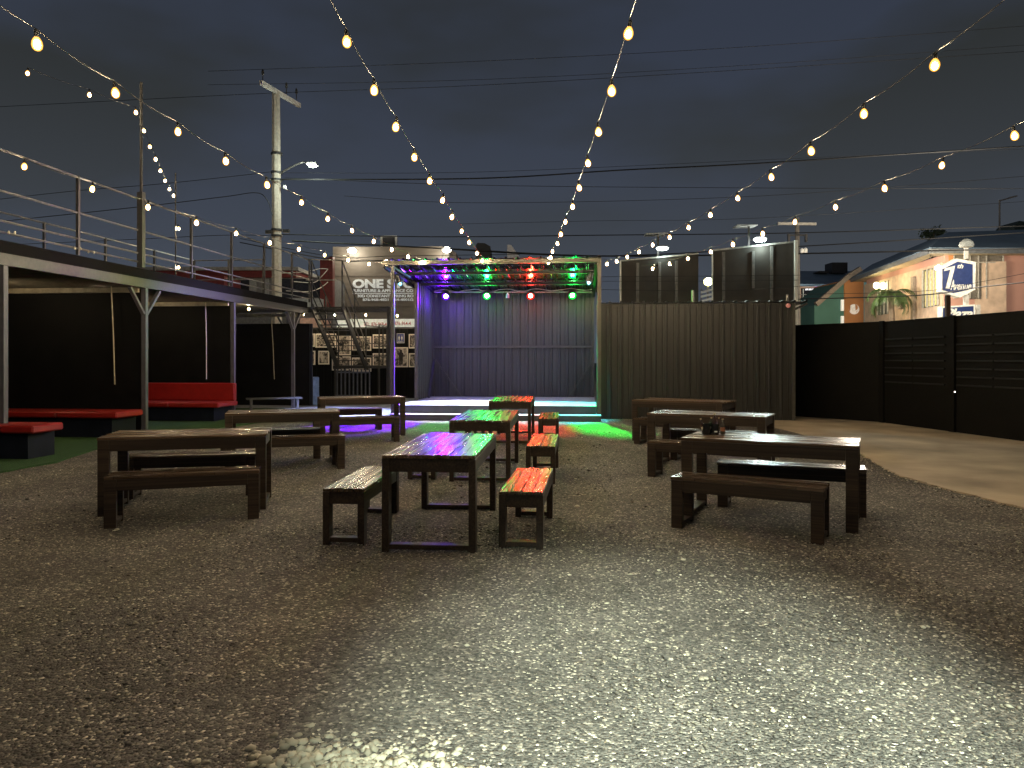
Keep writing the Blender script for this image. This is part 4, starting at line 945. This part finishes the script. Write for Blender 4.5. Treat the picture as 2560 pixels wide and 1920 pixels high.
for px, py in ((880, 627), (1117, 625)):
    h = P(px, py, d - .5)
    MB().lathe(h, [(.06, -.16), (.24, -.08), (.28, .04), (.12, .16)], 12).build('flood_lamp', glow('store_glow', (1, 1, .88), (1, .93, .6), 22), t)
    lamp_child(t, P(px, py + 4, d - 1.2), 110, (1, .93, .72), .2)
t = thing('rooftop_unit', 'dark box with a white frame on the store roof', 'roof unit', P(971, 617, d + 2))
MB().prism([P(955, 616, d+2), P(988, 616, d+2), P(988, 592, d+2), P(955, 592, d+2)], FW*1).build('box', mat('unit_dark', (.05, .05, .055), .6), t)
for x0, x1, y0, y1 in ((951, 955.5, 589, 616), (987.5, 992, 589, 616), (951, 992, 589, 592)): MB().prism([P(x0, y1, d+1.9), P(x1, y1, d+1.9), P(x1, y0, d+1.9), P(x0, y0, d+1.9)], FW*.2).build('frame', WHITE, t)
t = MB(); d2 = 50
t.prism([zero(P(1190, 980, d2)), zero(P(1226, 980, d2)), P(1226, 616, d2), P(1212, 608, d2), P(1194, 607, d2), P(1190, 612, d2)], FW*4)
tag(t.build('water_tower', mat('tower_black', (.012, .012, .013), .7)), 'black stepped tower top showing over the stage roof', 'tower')
t = MB(); t.prism([zero(P(1268, 980, d2)), zero(P(1300, 980, d2)), P(1300, 645, d2), P(1278, 612, d2), P(1268, 612, d2)], FW*4)
tag(t.build('gable_building', mat('gable_grey', (.42, .41, .42), .7)), 'pale wedge shaped gable showing over the stage roof', 'building')

# ================================================================= RED TRIMMED BUILDING (behind the deck)
d = 42
t = thing('low_building', 'low building with a maroon fascia behind the deck railing', 'building', P(600, 980, d))
WG = mat('grey_render', (.20, .19, .18), .8); MAR = mat('maroon_paint', (.16, .022, .018), .6)
MB().prism([zero(P(330, 980, d)), zero(P(832, 980, d)), P(832, 694, d), P(330, 694, d)], FW*9).build('wall', WG, t)
MB().prism([P(330, 693.6, d-.3), P(740, 693.6, d-.3), P(740, 676, d-.3), P(330, 676, d-.3)], FW*8).build('fascia', MAR, t)
MB().prism([P(330, 675.6, d-.5), P(745, 675.6, d-.5), P(745, 667, d-.5), P(330, 667, d-.5)], FW*8.5).build('cornice', mat('cornice_grey', (.35, .33, .30), .7), t)
MB().prism([P(800, 780, d-.2), P(831.5, 780, d-.2), P(831.5, 640, d-.2), P(800, 650, d-.2)], FW*.5).build('pillar', MAR, t)
for x0, x1, mm in ((577, 592, 1), (594, 622, 0), (624, 640, 1), (655, 672, 1), (690, 800, 0)):
    MB().prism([P(x0, 744, d-.06), P(x1, 744, d-.06), P(x1, 697, d-.06), P(x0, 697, d-.06)], FW*.05).build('window', mat('dark_pane', (.03, .03, .035), .2) if not mm else mat('pale_shutter', (.33, .33, .31), .6), t)
MB().prism([P(723, 768, d-1), P(800, 768, d-1), P(800, 746, d-1), P(723, 746, d-1)], FW*.8).build('awning', mat('awning_white', (.45, .46, .44), .6), t)
MB().prism([P(340, 762, d-3), P(560, 762, d-3), P(560, 690, d-3), P(340, 672, d-3)], FW*2.4).build('porch', MAR, t)
MB().prism([P(750, 822, d-6), P(790, 822, d-6), P(790, 795, d-6), P(750, 795, d-6)], FW*3).build('lit_porch', mat('peach_wall', (.5, .3, .22), .6), t)
tb = thing('string_flags', 'pale sagging ropes strung beside the stair', 'rope', P(780, 700, 30))
for pts_ in ([(700, 683), (760, 680), (800, 672), (820, 673)], [(735, 704), (785, 706), (805, 690), (820, 673)], [(715, 727), (770, 729), (800, 720), (820, 705)]):
    MB().tube([P(x, y, 30) for x, y in spline(pts_, 6)], .016, 5).build('strand', mat('rope_white', (.55, .5, .45), .6), tb)

# ================================================================= PLAZA BUILDINGS ON THE RIGHT
BLU = mat('blue_roof', (.16, .23, .30), .5, scale=1, var=.2, stretch=(1, 1, 1))
SAL = mat('salmon_wall', (.60, .33, .26), .8, scale=.6, var=.12); PEA = mat('peach_stone', (.62, .46, .34), .8, scale=2.5, var=.2); ORA = mat('orange_wall', (.50, .22, .085), .8, scale=.8, var=.12)
TEA = mat('teal_wall', (.085, .21, .17), .8, scale=.8, var=.15); CYA = mat('cyan_trim', (.25, .52, .62), .6, var=.08); TAU = mat('taupe_stucco', (.30, .25, .20), .8)
PANE = mat('window_pane', (.10, .10, .09), .15); FRW = mat('window_frame_pale', (.45, .43, .38), .5)
pz = thing('plaza_building', 'salmon and peach two storey plaza with a blue roof', 'building', P(2400, 960, 38))
cor = lambda x, y, d: P(x, y, d)
# facade facing the camera
MB().prism([zero(P(2362, 960, 37)), zero(P(2900, 960, 37)), P(2900, 634, 37), P(2362, 636, 37)], P(2167, 897, 48.5) - P(2362, 897, 37.2)).build('front_wall', SAL, pz)
MB().prism([P(2376, 700, 36.95), P(2372, 636, 36.95), P(2384, 636, 36.95), P(2384, 700, 36.95)][::-1], FW*.04).build('orange_strip', ORA, pz)
# receding wing wall (left face)
a0 = P(2355, 897, 37.2); a1 = P(2161, 897, 48.5)
a0.z = a1.z = 0; zt = 6.35
n_ = Vector((-(a1.y - a0.y), a1.x - a0.x, 0)).normalized()
if n_.x > 0: n_ = -n_
MB().prism([a0, a1, a1 + UP*zt, a0 + UP*zt], -n_*3).build('side_wall', PEA, pz)
def wing(x0, x1, z0, z1, off): # photo columns on the wing wall
    def at(x):
        k = (x - 1280) / F
        # solve for point on line a0-a1 whose column is x
        lo, hi = 0., 1.
        for _ in range(40):
            mid = (lo + hi) / 2; q = a0.lerp(a1, mid); dd = q.dot(FW); col = 1280 + q.dot(RT) / dd * F
            if col > x: lo = mid
            else: hi = mid
        return a0.lerp(a1, (lo + hi) / 2)
    p, q = at(x0), at(x1); return [p + n_*off + UP*z0, q + n_*off + UP*z0, q + n_*off + UP*z1, p + n_*off + UP*z1]
w1 = MB().prism(wing(2349, 2311, 4.2, 6.2, .03), -n_*.02).build('window', mat('lit_pane', (.07, .075, .05), .3, emit=(1, .9, .4), estr=.03), pz)
for x in (2349, 2339, 2331, 2322, 2311):
    b = wing(x, x - 2.6, 4.2, 6.2, .035); MB().prism(b, n_*.05).build('frame', FRW, w1)
for x in (2343, 2334, 2327, 2318): MB().prism(wing(x, x - 3.2, 4.25, 6.1, .032), n_*.02).build('curtain', mat('yellow_curtain', (.6, .5, .22), .8, emit=(1, .85, .35), estr=.12), w1)
w2 = MB().prism(wing(2222, 2196, 4.2, 6.2, .03), -n_*.02).build('window', PANE, pz)
for x in (2222, 2213, 2204, 2197): MB().prism(wing(x, x - 1.5, 4.2, 6.2, .035), n_*.05).build('frame', FRW, w2)
w3 = MB().prism(wing(2290, 2283, 1.5, 6.0, .02), n_*.12).build('drain_pipe', TAU, pz)
w4 = MB().prism(wing(2262, 2246, 4.4, 5.4, .02), n_*.04).build('wall_panel', mat('pale_pink', (.55, .42, .38), .6), pz)
# roof over both wings
zE = 6.70
e0 = P(2325, 897, 36.0); e1 = P(2128, 897, 49.5); e0.z = e1.z = zE
er = P(2950, 897, 36.2); er.z = zE
r0 = P(2370, 897, 42); r0.z = 1.5 + (897 - 590) * 42 / F; r1 = P(2950, 897, 44); r1.z = 1.5 + (897 - 570) * 44 / F
rb = P(2180, 897, 56); rb.z = 1.5 + (897 - 668) * 56 / F
roof_ = MB()
for poly in ([e0, er, r1, r0], [e0, r0, rb, e1]): roof_.prism(poly, UP*.22)
ro = roof_.build('roof', BLU, pz)
MB().prism([e0 - UP*.03, er - UP*.03, er + FW*1.4 - UP*.03, e0 + FW*1.4 + RT*.8 - UP*.03][::-1], UP*.02).prism([e0 - UP*.03, e1 - UP*.03, e1 + FW*.2 + RT*1.6 - UP*.03, e0 + FW*1.6 + RT*1.0 - UP*.03][::-1], UP*.02).build('soffit', mat('soffit_cream', (.5, .42, .28), .7), ro)
MB().bar(e0 + UP*.04, er + UP*.04, .1, .22).bar(e0 + UP*.04, e1 + UP*.04, .1, .22).build('fascia', mat('fascia_grey', (.16, .17, .18), .5), ro)
# front window band
wn = MB().prism([P(2411, 747, 36.96), P(2508, 747, 36.96), P(2508, 638, 36.96), P(2385, 638, 36.96), P(2385, 700, 36.96), P(2411, 700, 36.96)], FW*.03).build('window', mat('grey_pane', (.20, .18, .15), .3), pz)
for x in (2385, 2412, 2425, 2446, 2466, 2508): MB().bar(P(x, 746, 36.9), P(x, 639, 36.9), .05).build('frame', FRW, wn)
MB().bar(P(2385, 656, 36.9), P(2508, 656, 36.9), .05).build('frame', FRW, wn)
# gable end in teal / orange at the far end of the wing
d = 50
MB().prism([zero(P(2111, 960, d)), zero(P(2161, 960, d)), P(2161, 700, d), P(2111, 700, d)], FW*5).build('orange_wall', ORA, pz)
MB().prism([zero(P(2161, 960, d-.1)), zero(P(2172, 960, d-.1)), P(2172, 704, d-.1), P(2161, 704, d-.1)], FW*3).build('cyan_column', CYA, pz)
MB().prism([zero(P(2172.2, 960, d+.2)), zero(P(2200, 960, d+.2)), P(2200, 704, d+.2), P(2172.2, 704, d+.2)], FW*2).build('green_wall', TEA, pz)
MB().prism([zero(P(2036, 960, d+.1)), zero(P(2110.6, 960, d+.1)), P(2110.6, 703, d+.1), P(2036, 764, d+.1)], FW*5).build('teal_wall', TEA, pz)
MB().bar(P(2040, 761, d-.1), P(2122, 690, d-.1), .34, .3).bar(P(2122, 690, d-.1), P(2150, 672, d), .34, .3).build('gable_coping', TAU, pz)
for yy in (818, 777): MB().prism([P(2104, yy, d-.2), P(2110, yy, d-.2), P(2110, yy - 28, d-.2), P(2104, yy - 28, d-.2)], FW*.15).build('light_box', mat('white_lightbox', (.8, .78, .7), .5, emit=(1, .95, .8), estr=.45), pz)
# round emblem on the orange wall
em = MB(); cx, cy, rr = 2135.5, 773, 13.0
em.prism([P(cx + rr*math.cos(a), cy + rr*.98*math.sin(a), d - .04) for a in [i*math.tau/28 for i in range(28)]], FW*.03)
eo = em.build('emblem', mat('emblem_white', (.75, .68, .6), .5, emit=(1, .9, .8), estr=.2), pz)
MB().prism([P(x, y, d-.06) for x, y in ((2138, 760), (2144, 764), (2145, 774), (2141, 781), (2139, 774))], FW*.015).prism([P(x, y, d-.06) for x, y in ((2122, 766), (2126, 762), (2126, 775), (2123, 780))], FW*.015).build('emblem_shape', ORA, eo)
MB().prism([P(x, y, d-.065) for x, y in ((2133, 783), (2145, 771), (2146.5, 773), (2136, 784))], FW*.015).build('emblem_stroke', mat('emblem_white', (1, 1, 1)), eo)
# wing lamps
for i, (px, py, dd) in enumerate(((2191, 714, 45.5), (2207, 715, 44.5))):
    MB().lathe(P(px, py, dd), [(.05, -.2), (.17, -.1), (.17, .1), (.06, .2)], 10).build('lantern', glow('lantern_glow', (1, .9, .5), (1, .7, .2), 14 if i == 0 else 5), pz)
lamp_child(pz, P(2185, 716, 42.0), 170, (1, .78, .42), .3)
lamp('added_fill_light', 'POINT', P(2150, 650, 34), 1300, (1, .86, .68), size=.4)  # added unseen lamp that brightens the plaza walls
h = P(2346, 670, 35.6)
MB().lathe(h, [(.04, -.13), (.14, -.06), (.15, .05), (.05, .13)], 12).build('corner_lamp', glow('corner_glow', (1, .97, .85), (1, .85, .55), 20), pz)
lamp_child(pz, P(2346, 690, 35.2) - FW*.4, 260, (1, .85, .55), .15)
# second, farther plaza block
d = 62
t = thing('far_plaza_block', 'farther plaza block with a blue roof and a pink neon column', 'building', P(2040, 960, d))
MB().prism([zero(P(1990, 960, d)), zero(P(2130, 960, d)), P(2130, 715, d), P(1990, 715, d)], FW*8).build('wall', mat('dim_peach', (.40, .25, .17), .8), t)
rr_ = MB(); rr_.prism([P(1985, 716, d-.8), P(2150, 716, d-.8), P(2130, 683, d+5), P(1990, 683, d+5)], UP*.2); rr_.build('roof', BLU, t)
MB().prism([P(2003, 797, d-.05), P(2090, 797, d-.05), P(2090, 721, d-.05), P(2003, 721, d-.05)], FW*.04).build('shopfront', mat('black_glass', (.012, .012, .014), .25), t)
for x in (2008, 2029, 2057): MB().bar(P(x, 795, d-.1), P(x, 722, d-.1), .06).build('mullion', FRW, t)
MB().bar(P(2003, 736, d-.1), P(2088, 736, d-.1), .06).build('transom', FRW, t)
MB().prism([P(2041, 757, d-.4), P(2051, 757, d-.4), P(2051, 716, d-.4), P(2041, 716, d-.4)], FW*.3).build('neon_column', glow('neon_pink', (.95, .45, .95), (.9, .35, .9), .9), t)
for i in range(9):
    if i in (3,): continue
    x = 2014 + i*8.2; MB().prism([P(x, 725.5, d-.2), P(x+6, 725, d-.2), P(x+6.5, 721, d-.2), P(x+.5, 721.5, d-.2)], FW*.1).build('lit_letter', glow('letter_white', (1, 1, 1), (.9, .9, .9), 1.0), t)
MB().prism([P(2006, 781, d-1), P(2019, 779, d-1), P(2019, 765, d-1), P(2006, 768, d-1)], FW*.2).build('small_sign', mat('mint_sign', (.55, .7, .6), .5, emit=(.8, 1, .85), estr=.25), t)
MB().prism([P(2020, 778, d-.8), P(2038, 778, d-.8), P(2038, 764, d-.8), P(2020, 766, d-.8)], FW*3).build('teal_canopy', TEA, t)
MB().prism([zero(P(2023, 960, d-.6)), zero(P(2036, 960, d-.6)), P(2036, 779, d-.6), P(2023, 779, d-.6)], FW*.4).build('cyan_door', CYA, t)
lamp_child(t, P(2030, 770, d - 4), 500, (.95, .95, .85), .3)
t2 = MB(); t2.prism([P(2080, 682, d+3), P(2119, 682, d+3), P(2119, 656, d+3), P(2080, 656, d+3)], FW*1.5)
tag(t2.build('roof_tank', mat('black_tank', (.015, .015, .016), .5)), 'black square tank on the far plaza roof', 'tank')
tag(MB().prism([P(2041, 681, d+3), P(2072, 683, d+3), P(2072, 678, d+3), P(2048, 677, d+3)], FW*1.2).build('roof_vent', MATS['black_tank']), 'low dark vent on the far plaza roof left of the tank', 'vent')
# plaza signs
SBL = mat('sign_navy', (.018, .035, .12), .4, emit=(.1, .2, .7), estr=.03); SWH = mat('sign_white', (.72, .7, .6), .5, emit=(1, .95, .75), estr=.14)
d = 32
sg = thing('plaza_sign', 'tall blue hexagonal plaza sign with 7th Avenue lettering, white border', 'sign', P(2415, 960, d))
MB().prism([P(2353, 729, d), P(2400, 744, d), P(2438, 724, d), P(2440, 655, d), P(2392, 646, d), P(2353, 668, d)], FW*.35).build('border', SWH, sg)
MB().prism([P(2356.5, 725, d-.02), P(2384, 733, d-.02), P(2432, 722, d-.02), P(2432, 661, d-.02), P(2394, 654, d-.02), P(2356.5, 673, d-.02)], FW*.015).build('face', SBL, sg)
MB().prism([P(x, y, d-.04) for x, y in ((2364, 722), (2374, 722), (2388, 664), (2362, 671), (2360, 678), (2376, 674))], FW*.015).build('numeral', SWH, sg)
text('th', 'lettering', SWH, sg, 2393, 2408, 660, 671, d, .02, .02, .35, off=.03)
text('A', 'lettering', SWH, sg, 2376, 2386, 699, 725, d, .02, .015, .2, off=.03)
text('venue', 'lettering', SWH, sg, 2386, 2428, 711, 724.5, d, .02, .01, .35, off=.03)
MB().bar(P(2415, 1000, d+.2), P(2415, 738, d+.2), .17).bar(P(2415, 647, d+.2), P(2415, 620, d+.2), .14).build('post', mat('sign_post', (.5, .48, .42), .6), sg)
MB().prism([P(2373, 738, d+.05), P(2422, 731, d+.05), P(2420, 736, d+.05), P(2394, 744, d+.05)], FW*.2).build('underside', SWH, sg)
MB().lathe(P(2416, 612, d+.3), [(.27, -.1), (.30, 0), (.26, .12), (.12, .24), (.01, .28)], 14).build('dome_light', mat('dome_grey', (.30, .32, .30), .4), sg)
s2 = thing('plaza_sign', 'lower blue rectangular sign with script Plaza lettering', 'sign', P(2400, 960, d - .2))
MB().prism([P(2355, 815, d), P(2438, 815, d), P(2438, 761, d), P(2355, 766, d)], FW*.35).build('border', SWH, s2)
MB().prism([P(2358, 814, d-.02), P(2434, 814, d-.02), P(2434, 765, d-.02), P(2358, 770, d-.02)], FW*.015).build('face', SBL, s2)
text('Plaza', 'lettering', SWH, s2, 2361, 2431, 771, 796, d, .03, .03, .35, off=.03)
MB().bar(P(2380, 1000, d+.25), P(2380, 815, d+.25), .1).bar(P(2445, 1000, d+.2), P(2445, 762, d+.2), .14).build('post', MATS['sign_post'], s2)
tag(MB().bar(Vector((P(2370, 900, 15.4).x, P(2370, 900, 15.4).y, 0)), P(2369, 738, 15.4), .085).build('rusty_post', mat('rust_post', (.06, .035, .025), .8)), 'dark rusty post standing behind the block wall before the plaza sign', 'post')
# street lamp far right (unlit)
t = thing('street_lamp', 'slim unlit street lamp far right above the blue roof', 'street lamp', P(2500, 960, 48))
a = P(2499, 960, 48); a.z = 0
MB().tube([a, P(2499, 500, 48)], .06, 6).tube([P(2499, 502, 48), P(2520, 496, 48), P(2540, 490, 48)], .05, 6).build('pole', GALV, t)
MB().prism([P(2528, 495, 47.9), P(2544, 491, 47.9), P(2544, 488, 47.9), P(2528, 491, 47.9)], FW*.3).build('lamp_head', GALV, t)
tk = MB(); tk.prism([P(2536, 580, 50), P(2580, 580, 50), P(2580, 556, 50), P(2548, 552, 50), P(2538, 562, 50)], FW*2)
tag(tk.build('roof_cabin', mat('dark_green', (.02, .035, .03), .6)), 'dark shape on the roof at the right edge', 'roof unit')
# palm tree
def palm(cx, cy, d, R_, label, n=15, sd=3):
    rs = random.Random(sd); t = thing('palm_tree', label, 'palm tree', zero(P(cx, cy, d)))
    top = P(cx, cy, d); base = zero(top)
    MB().tube([base, base.lerp(top, .5) + RT*.1, top], .20, 8, .13).build('trunk', mat('palm_bark', (.16, .12, .08), .9, bump=.5), t)
    cr = MB()
    for i in range(n):
        az = i * 2.4 + rs.uniform(-.2, .2); el = rs.uniform(-.1, .95); ln = R_ * rs.uniform(.85, 1.15); p = top.copy(); q = []
        dirh = Vector((math.cos(az), math.sin(az), 0)); e = el
        for k in range(13):
            q.append(p.copy()); p = p + (dirh*math.cos(e) + UP*math.sin(e)) * ln/12; e -= .17 + .06*(k/12)
        cr.tube(q, .022, 4, .006)
        sd_ = Vector((-dirh.y, dirh.x, 0))
        for k in range(1, 13):
            for u in (0, .33, .66):
                if k == 12 and u > 0: continue
                a = q[k] if u == 0 else q[k].lerp(q[k+1], u) if k < 12 else q[k]
                dr = (q[min(k+1, 12)] - q[k-1]).normalized(); ll = .46 * R_/1.5 * math.sin(math.pi * (k + u + 1.2) / 14.5) + .05
                for sg_ in (-1, 1):
                    tip = a + (sd_*sg_*.75 + dr*.5 - UP*rs.uniform(.35, .75)) * ll
                    w_ = dr * .022; n0 = len(cr.v); cr.v += [tuple(a - w_), tuple(a + w_), tuple(tip)]; cr.f.append((n0, n0+1, n0+2))
    cr.build('crown', mat('palm_leaf', (.05, .09, .025), .5), t)
palm(2228, 738, 40, 1.55, 'palm tree with drooping fronds before the peach plaza wall', 19)
def bush_far(cx, cy, d, r, label):
    rs = random.Random(9); c = P(cx, cy, d); m = MB(); t = thing('tree', label, 'tree', zero(c))
    for i in range(420):
        v = Vector((rs.gauss(0, 1), rs.gauss(0, 1), rs.gauss(0, .55))).normalized() * r * rs.uniform(.4, 1); v.z *= .5
        p = c + v; a = Vector((rs.uniform(-1, 1), rs.uniform(-1, 1), rs.uniform(-1, 1))) * .22; b = Vector((rs.uniform(-1, 1), rs.uniform(-1, 1), rs.uniform(-1, 1))) * .22
        n0 = len(m.v); m.v += [tuple(p), tuple(p + a), tuple(p + b)]; m.f.append((n0, n0+1, n0+2))
    m.build('crown', mat('dark_leaf', (.04, .06, .03), .7), t); MB().tube([zero(c), c], .15, 6).build('trunk', mat('bark', (.1, .08, .06), .9), t)
bush_far(2332, 584, 58, 1.0, 'dark tree top peeping over the blue roof ridge')
# lamps without fixtures, added to brighten the far buildings
lamp('added_fill_light', 'POINT', P(2560, 560, 27), 2000, (1, .88, .72), size=1.5)
lamp('added_fill_light', 'POINT', P(2090, 740, 38), 900, (1, .9, .75), size=.3)
lamp('added_fill_light', 'POINT', P(700, 740, 33), 80, (1, .85, .65), size=.3)
